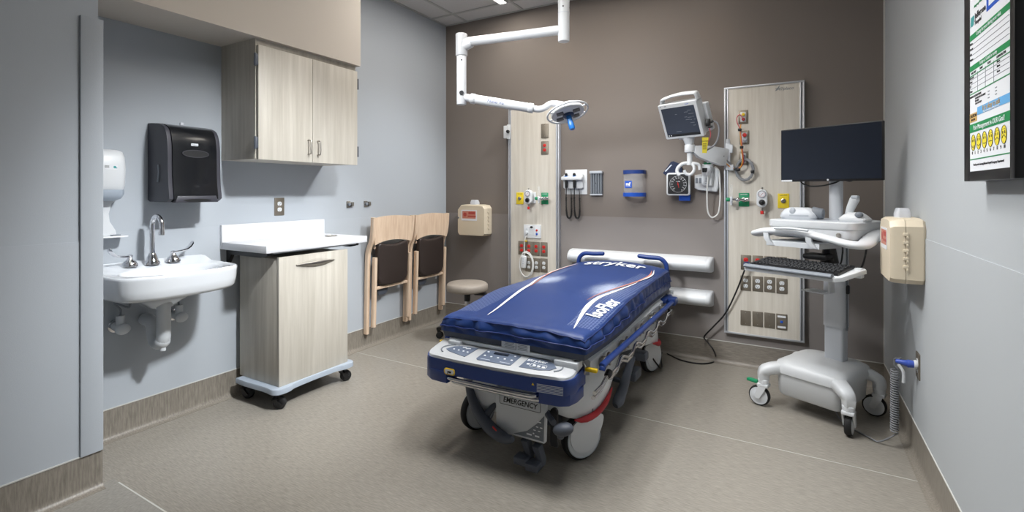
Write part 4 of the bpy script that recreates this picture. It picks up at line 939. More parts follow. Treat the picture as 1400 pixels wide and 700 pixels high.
# recess slots beside the plate
for x0, z0, z1, w in ((-.075, .22, .30, .02), (.215, .12, .29, .034)):
    mb = MB(); mb.prism([(w/2*math.cos(a), z1-w/2+w/2*math.sin(a)) for a in [R(180*i/10) for i in range(11)]]+[(-w/2, z0), (w/2, z0)], face(x0+w/2*(1 if x0 > 0 else 0), 0, py+.03), .012); mb.build('pedal_slot', 'ink', bed)
# foot-end steering pedal (grey, curved), centre pedals, brake pad
Q = lambda px, py_, y: P(px, py_, 1, y)
def ribbon(mb, pts, ws, ts, side=V((1, 0, 0))):
    pts = spline(pts, 5); rs = []; n = len(pts)
    def lerpl(L_, f): f *= len(L_)-1; i = min(len(L_)-2, int(f)); return L_[i]+(L_[i+1]-L_[i])*(f-i)
    for i, c in enumerate(pts):
        tn = (pts[min(n-1, i+1)]-pts[max(0, i-1)]).normalized(); s_ = (side-tn*side.dot(tn)).normalized(); q_ = tn.cross(s_); w = lerpl(ws, i/(n-1)); th = lerpl(ts, i/(n-1))
        rs.append([c+s_*w*math.cos(a)*1+q_*th*math.sin(a) for a in [2*math.pi*k/14 for k in range(14)]])
    mb.loft(rs)
mb = MB(); ribbon(mb, [Q(641, 520, 1.97), Q(643, 536, 1.965), Q(650, 556, 1.955), Q(662, 575, 1.94), Q(676, 590, 1.92), Q(692, 600, 1.91), Q(701, 600, 1.90)], [.02, .022, .026, .03, .028, .025, .012], [.014, .016, .02, .024, .024, .022, .012]); sp_ = mb.build('steer_pedal', 'dgrey', bed, True, ang=50)
mb = MB(); mb.tube([Q(662, 572, 1.95), Q(668, 563, 1.965), Q(679, 551, 1.985)], [.022, .016, .013], 12); mb.build('pedal_arm', 'dgrey', sp_, True)
mb = MB(); c = Q(676, 586, 1.892); mb.box(c, (.026, .003, .008), .001, rot=(0, R(35), 0)); mb.build('red_decal', 'red', sp_, True)
for cx_, dz in ((.108, .035), (.166, .022)):
    mb = MB(); y0 = -.83
    mb.prism([(-.02, .13), (.014, .13), (.034, .075), (.03, .045), (-.03, .045), (-.026, .06), (.004, .075)], face(cx_, dz-.03, y0-.0), .04, .006)
    mb.box((cx_, y0-.055, .028+dz), (.062, .06, .034), .007); mb.build('lift_pedal', 'dgrey', bed)
mb = MB(); mb.tube([Q(744, 560, 1.99), Q(757, 578, 1.90)], .013, 12); c = Q(770, 587, 1.86); mb.ball(c, .046, (1, .75, .58), 22, Matrix.Rotation(R(-18), 3, 'Y')); mb.ball(c+V((-.012, 0, -.03)), .015); mb.build('brake_pedal', 'dgrey', bed, True, ang=60)
# side pedals on both long sides (the bed's left one is mirrored)
for s in (1, -1):
    mb = MB(); xs = .345
    path = [(xs, .02, .30), (xs+.006, -.06, .28), (xs+.016, -.16, .245), (xs+.024, -.26, .205), (xs+.024, -.335, .17), (xs+.02, -.365, .158)]
    ribbon(mb, [(s*a, b, c_) for a, b, c_ in path], [.012, .016, .018, .022, .026, .014], [.02, .024, .024, .028, .03, .016], Y); sp2 = mb.build('side_pedal', 'dgrey', bed, ang=50)
    mb = MB(); mb.box((s*(xs+.044), -.27, .20), (.003, .012, .03), .001, rot=(R(-62), 0, 0)); mb.build('red_decal', 'red', sp2)
    mb = MB(); mb.box((s*(xs+.034), -.14, .25), (.003, .012, .022), .001, rot=(R(-62), 0, 0)); mb.build('green_decal', 'green', sp2)
    mb = MB(); mb.tube([(s*.2, -.2, .24), (s*.355, -.2, .225)], .014, 10); mb.build('pedal_shaft', 'dgrey', bed)
    mb = MB(); mb.box((s*.375, .03, .305), (.10, .075, .05), .012); mb.build('brake_pedal', 'dgrey', bed)
    mb = MB(); mb.box((s*.345, .0, .205), (.08, .12, .06), .014); mb.build('release_pedal', 'dgrey', bed)
# footboard: blue bumper with the white control panel
fb = MB()
def fo(k, dy=0, n=40):
    hw_, d0 = .381, .155
    o = [(-hw_*k, .035), (-hw_*k*.995, -.06)]
    o += [(-hw_*k+.055*(1-math.cos(a)), -.06-.07*math.sin(a)) for a in [R(90*i/6) for i in range(1, 7)]]
    o += [(-.2, -.139), (0, -.142), (.2, -.139)]
    o += [(hw_*k-.055*(1-math.cos(a)), -.06-.07*math.sin(a)) for a in [R(90*i/6) for i in range(6, 0, -1)]]
    o += [(hw_*k*.995, -.06), (hw_*k, .035)]
    return o
FY = -.83
FM = Matrix.Translation((-.014, FY, 0)) @ Matrix.Rotation(R(2.6), 4, 'Z')
def fring(k, z, tilt=0): return [FM @ V((x, y, z+tilt*(y+.142))) for x, y in fo(k)]
# bumper body: taller at both ends
mb = MB(); mb.loft([fring(.985, .405), fring(1, .412), fring(1, .455), fring(.99, .468, .1)]); 
for s in (-1, 1):
    pl_ = [(s*.384, 0.0), (s*.381, -.06), (s*.364, -.11), (s*.327, -.132), (s*.265, -.138), (s*.235, -.138), (s*.235, 0)]
    if s < 0: pl_.reverse()
    pl_.reverse()
    rs = [[FM @ V((x*kk, y*kk2, z)) for x, y in pl_] for z, kk, kk2 in ((.362, .985, .98), (.37, 1, 1), (.415, 1, 1))]
    mb.loft(rs)
bp_ = mb.build('bumper', 'blue', bed, ang=40)
mb = MB(); mb.loft([fring(.975, .464, .16), fring(.965, .474, .17), fring(.93, .479, .18)]); cp_ = mb.build('control_panel', 'cpanel', bed, ang=40)
ct = FM @ frm((0, -.06, .4795+.18*.082), X, V((0, 1, .18)))
def cpad(poly): mb = MB(); mb.prism(poly, ct, .002, .0006); return mb.build('control_pad', 'mgrey' if False else 'pad', cp_)
def smooth(o): return [(p.x, p.y) for p in spline([(a, b, 0) for a, b in o], 4, True)]
p1 = cpad([(-.285, -.005), (-.26, .028), (-.22, .043), (-.135, .046), (-.155, -.045), (-.22, -.03), (-.26, -.02)])
p2 = cpad([(-.085, .046), (.085, .046), (.095, .04), (.085, -.045), (.075, -.05), (-.085, -.05), (-.095, -.04)])
p3 = cpad([(.285, -.005), (.26, .028), (.22, .043), (.135, .046), (.125, -.047), (.22, -.044), (.265, -.03)])
def keys(par, pts, w=.011): 
    mb = MB(); [mb.prism(rrect(w, w*.8, .002), ct @ Matrix.Translation((x, y, .002)), .0008) for x, y in pts]; mb.build('key_marks', 'winkk', par)
keys(p1, [(-.245, .003), (-.217, .001), (-.189, -.001), (-.165, -.003)], .009); mb = MB(); mb.tube([ct @ V(v_) for v_ in ((-.21, .028, .003), (-.195, .03, .003), (-.185, .022, .003), (-.165, .027, .003))], .003, 6); mb.build('bed_symbol', 'winkk', p1)
keys(p2, [(-.07, .03), (-.07, -.005), (-.035, -.006), (.0, -.006), (.035, -.006), (.07, -.006), (.07, .03)], .01); mb = MB(); mb.prism(rrect(.075, .02, .002), ct @ Matrix.Translation((.0, .028, .002)), .001); mb.build('display', 'screen', p2)
mb = MB(); [mb.prism(rrect(.05, .003, .001), ct @ Matrix.Translation((-.05+.1*k, -.036, .002)), .0006) for k in (0, 1)]; mb.build('printed_lines', 'pale', p2)
text('stryker', .03, ct @ Matrix.Translation((.185, .022, .0024)), 'winkk', p3, bold=.0006, sx=1.1)
keys(p3, [(.155, -.012), (.185, -.014), (.207, -.016), (.23, -.018)], .014); mb = MB(); bo = rrect(.075, .028, .008); mb.tube([ct @ V((x+.205, y-.016, .003)) for x, y in bo], .0012, 5, True); mb.build('key_border', 'winkk', p3)
for s in (-1, 1):
    mb = MB(); mb.tube([ct @ V((s*(.2+.11*math.sin(R(a))), .0+.054*math.cos(R(a)), .001)) for a in range(25, 131, 7)], .0035, 6); mb.build('trim_arc', 'mgrey', cp_)
mb = MB(); fr_ = FM @ frm((-.215, -.139, .420), X, Z); mb.prism(rrect(.06, .03, .013), fr_, .003, .001); ys_ = mb.build('yellow_sticker', 'ylw', bp_)
mb = MB(); mb.prism(rrect(.049, .021, .009), fr_ @ Matrix.Translation((0, 0, .003)), .0006); mb.build('sticker_field', 'paper', ys_); text('yes', .016, fr_ @ Matrix.Translation((0, 0, .004)), 'ink', ys_, shear=.2, bold=.0008)
mb = MB(); fr_ = FM @ frm((.285, -.1375, .428), V((1, .08, 0)), Z)
for k in range(6): mb.prism(rrect(.115, .0028, .0005), fr_ @ Matrix.Translation((0, .016-.0062*k, .0008)), .0006)
mb.build('warning_print', 'lgrey', bp_); mb = MB(); mb.prism([(-.006, 0), (.006, 0), (0, .01)], fr_ @ Matrix.Translation((-.075, .008, .0008)), .0006); mb.build('warning_triangle', 'ylw', bp_)
# chrome rails: foot loop under the footboard and folded side rails
mb = MB()
for dz, x0, x1, yy in ((0, -.25, .20, -.968), (-.022, -.235, .21, -.945)): mb.tube(spline([(x0+.01, yy+.10, .405+dz), (x0-.012, yy+.05, .392+dz), (x0, yy+.008, .385+dz), (x0+.05, yy, .384+dz), (0, yy+.004, .384+dz), (x1-.05, yy+.012, .384+dz), (x1, yy+.02, .385+dz), (x1+.01, yy+.05, .39+dz), (x1, yy+.1, .405+dz)], 6), .0095, 10)
mb.build('foot_rail', 'chrome', bed, ang=60)
for s in (1, -1):
    mb = MB(); rx = s*.425
    ribbon(mb, [(rx, -.735, .465), (rx, -.725, .478), (rx, -.69, .487), (rx, -.3, .487), (rx, .2, .487), (rx, .62, .487), (rx, .69, .484)], [.013, .016, .016, .016, .016, .016, .013], [.011, .014, .0145, .0145, .0145, .0145, .012], X); mb.build('side_rail', 'blue', bed, ang=50)
    mb = MB(); mb.box((s*.405, .73, .487), (.085, .10, .05), .012); mb.box((s*.375, .72, .50), (.05, .2, .03), .006); mb.build('rail_bracket', 'blue', bed)
    mb = MB()
    for o_, zoff in ((.0, 0), (.022, -.022)):
        zig = [(-.83, .40), (-.74, .40), (-.655, .425)]
        for k in range(5): y = -.60+.25*k; zig += [(y, .412), (y+.085, .412), (y+.125, .440), (y+.17, .440)]
        zig += [(.67, .436), (.70, .42)]
        mb.tube([(s*(.425-.3*o_), y, z+zoff) for y, z in zig], .0085, 10)
    mb.build('rail_bars', 'chrome', bed, ang=60)
    for k in range(5):
        y = -.62+.29*k; mb = MB(); mb.cyl((s*.38, y, .462), (s*.408, y, .462), .026, n=18, bev=.004); mb.box((s*.4, y+.03, .468), (.018, .075, .024), .005, rot=(R(28), 0, 0)); mb.cyl((s*.4, y, .462), (s*.425, y, .462), .009, n=12); mb.build('rail_pivot', 'steel', bed)
    mb = MB(); mb.cyl((s*.425, -.665, .418), (s*.425, -.635, .430), .016, n=14, bev=.003); mb.cyl((s*.42, .585, .45), (s*.42, .61, .452), .014, n=14, bev=.003); mb.build('rail_clamp', 'black', bed)
    mb = MB(); c = V((s*.362, -.79, .477)); mb.box(c+V((s*.035, 0, .003)), (.055, .022, .018), .006); lv = mb.build('release_lever', 'ylw', bed); mb = MB(); mb.torus(Matrix.Translation(c+V((-s*.025, .0, 0))) @ frm((0, 0, 0), X, Z), .032, .006); mb.build('lever_ring', 'steel', lv)
    # push handles at the head
    mb = MB(); hx = s*.345; hy = .885
    pts = [(hx, hy, .50), (hx, hy, .60), (hx, hy, .69)]+[(hx-s*(.07-.07*math.cos(a)), hy, .69+.07*math.sin(a)) for a in [R(90*i/7) for i in range(1, 8)]]+[(hx-s*.13, hy, .76), (hx-s*.20, hy, .765)]
    mb.tube(pts, .0165, 14); mb.ball((hx-s*.2, hy, .765), .0165); hh_ = mb.build('push_handle', 'blue', bed, ang=60)
    mb = MB(); mb.box((hx, hy-.02, .505), (.06, .08, .04), .008); mb.cyl((hx+s*.02, hy-.01, .52), (hx+s*.05, hy-.01, .52), .012, n=12); mb.build('handle_socket', 'silver', hh_)

# ================================================================== mattress
MY0, MY1, MZ0 = 1.965, 3.655, .528
mt = thing('mattress', 'blue crowned hospital mattress lying on the stretcher', 'mattress', (BXC+.006, (MY0+MY1)/2, MZ0), 0)
def sm(a, b, x): x = max(0, min(1, (x-a)/(b-a))); return x*x*(3-2*x)
def hwid(v): return .377-.02*sm(.55, 1, v)
def thick(v): return .106+.046*sm(.02, .36, v)+.006*sm(.6, 1, v)
def surf(u, v):
    """mattress top, u,v in -1..1 x 0..1 -> local x,y,z"""
    x = u*hwid(v)+.012*u*math.sin(v*7); y = -.845+1.69*v
    e = max(0, 1-(abs(u))); ev = min(v, 1-v)*1.69
    z = thick(v)+(1-u*u)*(.010+.010*sm(0, .3, v)+.022*sm(.62, 1, v))
    z -= .012*math.exp(-(e*hwid(v)/.016))+.012*math.exp(-ev/.016)
    wv = noise.noise(V((x*9, y*9, 1)))*.0035*math.exp(-min(e*.37, ev)/.06)+noise.noise(V((x*26, y*5, 4)))*.006*math.exp(-v*1.69/.07)+noise.noise(V((x*3, y*3, 7)))*.002
    return V((x, y, z+wv))
NU, NV = 48, 110
bm = bmesh.new(); G = [[bm.verts.new(surf(-1+2*i/NU, j/NV)) for i in range(NU+1)] for j in range(NV+1)]
for j in range(NV):
    for i in range(NU): bm.faces.new((G[j][i], G[j][i+1], G[j+1][i+1], G[j+1][i]))
per = [G[0][i] for i in range(NU+1)]+[G[j][NU] for j in range(1, NV+1)]+[G[NV][i] for i in range(NU-1, -1, -1)]+[G[j][0] for j in range(NV-1, 0, -1)]
def strip(bm, per, dz, rows, z_end, bulge, cover):
    prev = per; n = len(per); base = [v.co.copy() for v in per]; rings = []
    for k in range(1, rows+1):
        f = k/rows; cur = []
        for i, c in enumerate(base):
            nx = base[(i+1) % n]-base[i-1]; nrm = V((nx.y, -nx.x, 0)).normalized()
            s_ = i/n*90; along = c.x if abs(nrm.y) > .7 else c.y
            wr = (abs(noise.noise(V((along*11, 3 if abs(nrm.y) > .7 else 9, f*1.2))))**.8-.3)*.027+noise.noise(V((along*30, f*2, 2)))*.004
            o = c+nrm*(.011*f+bulge*math.sin(math.pi*f)+wr*math.sin(math.pi*min(1, f*.9+.1))*cover); o.z = c.z+(z_end-c.z)*f
            cur.append(bm.verts.new(o))
        for i in range(n): bm.faces.new((prev[i], cur[i], cur[(i+1) % n], prev[(i+1) % n]))
        prev = cur; rings.append(cur)
    return rings
rg_ = strip(bm, per, 0, 12, .03, .004, 1)
bmesh.ops.recalc_face_normals(bm, faces=bm.faces)
for f in bm.faces: f.smooth = True
me = bpy.data.meshes.new('cover'); 
seam = [v.co.copy() for v in rg_[6]]; topseam = [v.co.copy() for v in per]; low_ = [v.co.copy() for v in rg_[-1]]
bm.to_mesh(me); bm.free()
# cover fabric: blue with pale woven grids down both flanks and faded white print patches
mm = mat('mattress_cover', (28, 55, 112), .42, spec=.4, bump=.12, bscale=900); n = mm.node_tree.nodes; l = mm.node_tree.links; b = n['Principled BSDF']
tc = n.new('ShaderNodeTexCoord'); sp3 = n.new('ShaderNodeSeparateXYZ'); l.new(tc.outputs['Object'], sp3.inputs[0])
def mth(op, a, b_=None, c=None):
    q = n.new('ShaderNodeMath'); q.operation = op
    for i, v in enumerate((a, b_, c)):
        if v is None: continue
        if isinstance(v, (int, float)): q.inputs[i].default_value = v
        else: l.new(v, q.inputs[i])
    return q.outputs[0]
x_, y_ = sp3.outputs[0], sp3.outputs[1]
def blob(cx, cy, sx, sy, k=.0):
    dx = mth('MULTIPLY', mth('SUBTRACT', x_, cx), 1/sx); dy = mth('MULTIPLY', mth('SUBTRACT', y_, cy), 1/sy)
    return mth('POWER', 2.718, mth('MULTIPLY', mth('ADD', mth('MULTIPLY', dx, dx), mth('MULTIPLY', dy, dy)), -1))
wn = n.new('ShaderNodeTexNoise'); wn.inputs['Scale'].default_value = 420; l.new(tc.outputs['Object'], wn.inputs['Vector'])
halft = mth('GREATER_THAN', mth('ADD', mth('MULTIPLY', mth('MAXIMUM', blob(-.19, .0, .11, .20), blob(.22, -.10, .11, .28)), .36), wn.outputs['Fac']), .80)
br = n.new('ShaderNodeTexBrick'); br.inputs['Scale'].default_value = 1; br.inputs['Brick Width'].default_value = .026; br.inputs['Row Height'].default_value = .014; br.inputs['Mortar Size'].default_value = .0022
br.inputs['Color1'].default_value = (0, 0, 0, 1); br.inputs['Color2'].default_value = (0, 0, 0, 1); br.inputs['Mortar'].default_value = (1, 1, 1, 1)
mp = n.new('ShaderNodeMapping'); mp.inputs['Rotation'].default_value = (0, 0, R(90)); l.new(tc.outputs['Object'], mp.inputs[0]); l.new(mp.outputs[0], br.inputs['Vector'])
yw = mth('MULTIPLY', mth('GREATER_THAN', y_, -.74), mth('LESS_THAN', y_, .5))
flank = mth('MULTIPLY', yw, mth('GREATER_THAN', mth('ABSOLUTE', x_), mth('ADD', .20, mth('MULTIPLY', mth('ABSOLUTE', mth('ADD', y_, .1)), .08))))
sq = mth('MULTIPLY', mth('MULTIPLY', br.outputs['Color'], flank), .2)
geo = n.new('ShaderNodeNewGeometry'); sn = n.new('ShaderNodeSeparateXYZ'); l.new(geo.outputs['Normal'], sn.inputs[0])
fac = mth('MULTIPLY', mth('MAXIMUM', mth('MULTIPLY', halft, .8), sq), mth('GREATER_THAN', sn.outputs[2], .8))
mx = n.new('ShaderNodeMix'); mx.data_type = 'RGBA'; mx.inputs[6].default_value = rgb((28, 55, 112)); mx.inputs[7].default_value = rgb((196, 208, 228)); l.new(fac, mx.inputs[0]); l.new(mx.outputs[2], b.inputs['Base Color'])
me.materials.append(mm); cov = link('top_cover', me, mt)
M['navyblue'] = mat('mattress_side_blue', (30, 48, 104), .42); M['matgrey'] = mat('mattress_base_grey', (66, 71, 84), .6, bump=.2, bscale=500)
bm = bmesh.new(); lo = [bm.verts.new((v.x*.985, v.y*.992, .034)) for v in low_]; hi = [bm.verts.new((v.x*.97, v.y*.985, .0)) for v in low_]; n_l = len(lo)
for i in range(n_l): bm.faces.new((lo[i], hi[i], hi[(i+1) % n_l], lo[(i+1) % n_l]))
bm.faces.new(hi); bm.faces.new(list(reversed(lo))); bmesh.ops.recalc_face_normals(bm, faces=bm.faces)
for f in bm.faces: f.smooth = False
me = bpy.data.meshes.new('base_cover'); bm.to_mesh(me); bm.free(); me.materials.append(M['matgrey']); link('base_cover', me, mt)
mb = MB(); mb.tube([p_+V((p_.x*.012, p_.y*.004, 0)) for p_ in seam], .0035, 6, True); mb.build('seam_piping', 'navyblue', mt, ang=80)
mb = MB(); mb.tube([p_+V((0, 0, -.003)) for p_ in topseam], .003, 6, True); mb.build('edge_piping', 'navyblue', mt, ang=80)
def drape(me, dz=.005):
    for v in me.vertices:
        u = v.co.x/hwid(.5); vv = (v.co.y+.845)/1.69; s_ = surf(max(-1, min(1, u)), max(0, min(1, vv)))
        v.co.z = s_.z+dz+v.co.z
def dtext(s_, size, x, y, rot, mt_, **k):
    me = text_mesh(s_, size, Matrix.Translation((x, y, 0)) @ Matrix.Rotation(R(rot), 4, 'Z'), depth=.0004, **k)
    bm = bmesh.new(); bm.from_mesh(me); bmesh.ops.triangulate(bm, faces=bm.faces); bmesh.ops.subdivide_edges(bm, edges=[e for e in bm.edges if e.calc_length() > .012], cuts=3, use_grid_fill=False); bm.to_mesh(me); bm.free()
    drape(me); me.materials.append(M[mt_]); return link('lettering', me, mt)
dtext('stryker', .185, .015, .662, 0, 'winkk', bold=.003, sx=.82)
dtext('IsoFlex', .10, .328, -.46, 86, 'winkk', bold=.0022, sx=.95)
def swoosh(name, pts, ws, col):
    pts = spline(pts, 10); n_ = len(pts); bm = bmesh.new(); rows = []
    for i, c in enumerate(pts):
        tn = (pts[min(n_-1, i+1)]-pts[max(0, i-1)]); q_ = V((-tn.y, tn.x, 0)).normalized(); f = i/(n_-1)*(len(ws)-1); a = min(len(ws)-2, int(f)); w = ws[a]+(ws[a+1]-ws[a])*(f-a)
        rows.append([bm.verts.new(c+q_*w*k+V((0, 0, 0))) for k in (-1, -.33, .33, 1)])
    for r0, r1 in zip(rows, rows[1:]):
        for k in range(3): bm.faces.new((r0[k], r0[k+1], r1[k+1], r1[k]))
    bmesh.ops.recalc_face_normals(bm, faces=bm.faces); me = bpy.data.meshes.new(name); bm.to_mesh(me); bm.free(); drape(me, .0035); me.materials.append(M[col]); return link(name, me, mt)
swoosh('printed_swoosh', [(.30, -.78, 0), (.268, -.62, 0), (.25, -.48, 0), (.252, -.34, 0), (.275, -.18, 0), (.295, .02, 0), (.31, .2, 0)], [.001, .008, .013, .011, .008, .005, .002], 'winkk')
swoosh('printed_swoosh', [(.215, -.40, 0), (.245, -.16, 0), (.275, .06, 0), (.305, .28, 0), (.315, .48, 0), (.29, .64, 0)], [.001, .004, .005, .006, .006, .001], 'orange')
swoosh('printed_swoosh', [(.30, .22, 0), (.322, .38, 0), (.325, .52, 0), (.30, .66, 0)], [.001, .005, .005, .001], 'winkk')
swoosh('printed_swoosh', [(-.155, -.78, 0), (-.175, -.6, 0), (-.19, -.42, 0), (-.215, -.23, 0), (-.27, -.02, 0), (-.30, .16, 0)], [.001, .007, .010, .010, .006, .002], 'winkk')
swoosh('printed_swoosh', [(-.185, -.28, 0), (-.24, -.06, 0), (-.29, .15, 0), (-.32, .36, 0), (-.30, .56, 0), (-.27, .66, 0)], [.001, .004, .005, .006, .005, .001], 'orange')
swoosh('printed_swoosh', [(-.31, .2, 0), (-.33, .38, 0), (-.31, .56, 0), (-.275, .68, 0)], [.001, .005, .005, .001], 'winkk')
mb = MB(); mb.prism([(-.02, .0), (.055, .0), (.058, .04), (-.02, .04)], face(-.012, .0, -.85), .0015); mb.prism([(.06, -.004), (.13, -.004), (.13, .036), (.06, .04)], face(-.012, .0, -.852), .0015); cl_ = mb.build('care_label', 'paper', mt)
mb = MB()
for k in range(5): mb.box((.012, -.8532, .034-.007*k), (.055-.006*(k % 3), .0006, .0018)); mb.box((.082, -.8552, .031-.007*k), (.05-.005*(k % 2), .0006, .0018))
mb.build('care_print', 'inkgrey', cl_)

# bed power cord on the floor and up to the red outlet
o = P(1021, 362, 1, PY_-.02)
t = thing('power_cord', 'black bed power cord running across the floor up to a red outlet', 'cord', (-.6, 3.5, 0), 0)
fl_ = lambda px, py: P(px, py, 2, .0055)
ptsc = [V((-.87, 3.42, .13)), V((-.8, 3.46, .03)), fl_(905, 482), fl_(930, 492), fl_(955, 497), fl_(972, 496), fl_(979, 491), P(975, 478, 1, 3.80), P(966, 466, 1, 3.835), P(963, 460, 1, PY_-.0), P(975, 447, 1, PY_-.01), P(992, 428, 1, PY_-.02), P(1006, 400, 1, PY_-.03), P(1017, 372, 1, PY_-.045), o+V((0, -.03, -.005))]
mb = MB(); mb.tube(spline(ptsc, 8), .0055, 8); mb.build('cord', 'black', t, True, ang=70)
mb = MB(); mb.cyl(o+V((0, .022, 0)), o+V((0, -.008, 0)), .02, .02, 18, .003); mb.cyl(o+V((0, -.008, 0)), o+V((0, -.04, -.01)), .014, .009, 14); mb.build('plug', 'black', t, True)
mb = MB(); mb.cyl(o+V((0, -.004, 0)), o+V((0, .004, 0)), .0215, n=18); mb.build('plug_ring', 'bright', t, True)
# ================================================================== computer workstation on wheels (local: -y is its front)
CX, CYY, CA = .125, 3.30, -25.5
ws = thing('computer_cart', 'white computer workstation on wheels with dark monitor beside the right wall', 'computer cart', (CX, CYY, 0), CA)
cc = .048; cy = .085
mb = MB()
def brg(w, d, z, y0=.03, r=.07): return [(x, y+y0, z) for x, y in rrect(w, d, r, 7)]
mb.loft([brg(.33, .38, .205), brg(.37, .42, .215), brg(.375, .425, .245), brg(.36, .40, .268), brg(.30, .34, .286), brg(.18, .2, .297), brg(.12, .13, .30)]); mb.build('base_cover', 'white', ws, ang=50)
mb = MB(); mb.loft([brg(.31, .33, .085, .02, .03), brg(.33, .36, .10, .02, .04), brg(.345, .38, .21, .02, .05)]); mb.build('battery_box', 'white', ws, ang=40)
mb = MB(); em = frm((.03, -.085, .2875), V((1, 0, 0)), V((0, 1, .12))); mb.torus(em @ Matrix.Diagonal((1, .6, 1, 1)), .024, .0022, 28, 6); mb.prism(ell(.012, .006), em, .001); mb.build('base_emblem', 'bright', ws)
for (wx, wy), wa in (((-.219, -.196), 100), ((.219, -.196), 12), ((.22, .194), 98), ((-.22, .194), 60)):
    sx, sy = math.copysign(1, wx), math.copysign(1, wy)
    mb = MB(); a_ = [(sx*.10, sy*.12+.03, .235), (sx*.16, sy*.16+.01, .232), (sx*.205, sy*.19, .215), (wx, wy, .19), (wx, wy, .155)]
    pts = spline(a_, 6); rs = []
    for i, c in enumerate(pts):
        f = i/(len(pts)-1); w = .045-.02*f; h = .03-.004*f; tn = (pts[min(len(pts)-1, i+1)]-pts[max(0, i-1)]).normalized(); s_ = V((-sy*.7*sx*sx, sx*.7, 0)); s_ = (s_-tn*s_.dot(tn)).normalized(); q_ = tn.cross(s_)
        rs.append([c+s_*w*x+q_*h*z for x, z in ((-1, -.6), (-.7, -1), (.7, -1), (1, -.6), (1, .6), (.7, 1), (-.7, 1), (-1, .6))])
    mb.loft(rs); mb.cyl((wx, wy, .118), (wx, wy, .16), .026, .03, 18, .004); lg = mb.build('base_leg', 'white', ws, ang=50)
    rot = Matrix.Translation((wx, wy, .0)) @ Matrix.Rotation(R(wa), 4, 'Z')
    wc = rot @ V((0, .022, .058))
    cm = Matrix.Translation(wc) @ Matrix.Rotation(R(wa), 4, 'Z') @ frm((0, 0, 0), Y, Z)
    mb = MB(); mb.lathe([(.040, -.016), (.052, -.016), (.057, -.010), (.058, 0), (.057, .010), (.052, .016), (.040, .016)], cm, 36); w_ = mb.build('tire', 'rubber', lg, ang=50)
    mb = MB(); mb.lathe([(.0, -.019), (.03, -.019), (.034, -.016), (.049, -.0165), (.05, 0), (.049, .0165), (.034, .016), (.03, .019), (0, .019)], cm, 32, cap=False); mb.build('hub', 'offw', lg, ang=40)
    mb = MB()
    for q in (-1, 1): mb.prism([(-.03, .09), (.03, .125), (-.03, .13), (-.035, .12)] if False else [(.012, -.012), (.02, .0), (-.004, .075), (-.045, .075), (-.035, .04), (-.006, -.012)], Matrix.Translation(wc) @ Matrix.Rotation(R(wa), 4, 'Z') @ Matrix.Translation((q*.024-.004, 0, 0)) @ frm((0, 0, 0), Y, Z), .008, .001)
    mb.box(rot @ V((0, .0, .124)), (.058, .06, .02), .006, rot=rot.to_3x3()); mb.build('fork', 'white', lg)
    if wx < 0 and wy < 0: mb = MB(); mb.box(rot @ V((0, .085, .128)) if False else V((wx-.06, wy-.01, .135)), (.06, .03, .018), .005); mb.build('brake_tab', 'green', lg)
# column
mb = MB(); mb.prism(rrect(.096, .075, .012), Matrix.Translation((cc, cy, .285)), .25); mb.build('lower_column', 'silver', ws)
mb = MB(); mb.prism(rrect(.112, .092, .028), Matrix.Translation((cc, cy, .485)), .50, .002); col = mb.build('upper_column', 'silver', ws, ang=50)
mb = MB(); mb.box((cc+.057, cy-.005, .72), (.006, .02, .5), .001); mb.build('column_track', 'mgrey', col)
mb = MB(); mb.box((cc+.062, cy-.005, .70), (.016, .026, .05), .007); mb.build('track_knob', 'black', col)
mb = MB(); mb.cyl((cc, cy, 1.06), (cc, cy, 1.37), .034, n=26); mb.build('monitor_post', 'silver', ws)
# worktop body with drawer, swept front handle
mb = MB(); ox, oy = .012, .02
def tr(w, d, z, r=.05): return [(x+ox, y+oy, z) for x, y in rrect(w, d, r, 6)]
mb.loft([tr(.40, .34, .99), tr(.43, .375, 1.0), tr(.44, .385, 1.02), tr(.44, .385, 1.048)]); mb.build('drawer_body', 'white', ws, ang=40)
mb = MB(); mb.loft([tr(.445, .39, 1.049), tr(.452, .397, 1.054), tr(.452, .397, 1.085), tr(.44, .385, 1.09), tr(.42, .365, 1.091)]); mb.build('worktop', 'white', ws, ang=40)
mb = MB(); mb.prism(rrect(.40, .34, .03), Matrix.Translation((ox, oy+.005, 1.0912)), .0008); mb.build('top_mat', 'lgrey', ws)
mb = MB()
pts = spline([(-.21, .10, 1.02), (-.245, -.02, 1.018), (-.275, -.16, 1.012), (-.26, -.215, 1.014), (-.2, -.235, 1.028), (-.1, -.242, 1.036), (.02, -.242, 1.03), (.14, -.24, 1.008), (.22, -.235, .99), (.29, -.21, .986), (.30, -.14, .995), (.275, 0, 1.02), (.25, .12, 1.03)], 6); rs = []
for i, c in enumerate(pts):
    tn = (pts[min(len(pts)-1, i+1)]-pts[max(0, i-1)]).normalized(); s_ = tn.cross(Z).normalized(); w, h = .04, .021; c = c-s_*.02-Z*.006
    rs.append([c+s_*w*math.cos(a)+Z*h*math.sin(a) for a in [2*math.pi*k/16 for k in range(16)]])
mb.loft(rs); hd = mb.build('front_handle', 'white', ws, ang=60)
mb = MB(); ribbon(mb, [(-.12, -.268, 1.046), (-.04, -.272, 1.05), (.06, -.272, 1.044)], [.006, .008, .006], [.006, .008, .006], Z); mb.build('handle_grip', 'offw', hd)
mb = MB(); mb.cyl((.165, -.173, 1.022), (.165, -.179, 1.022), .012, n=18, bev=.001); mb.build('drawer_lock', 'steel', ws)
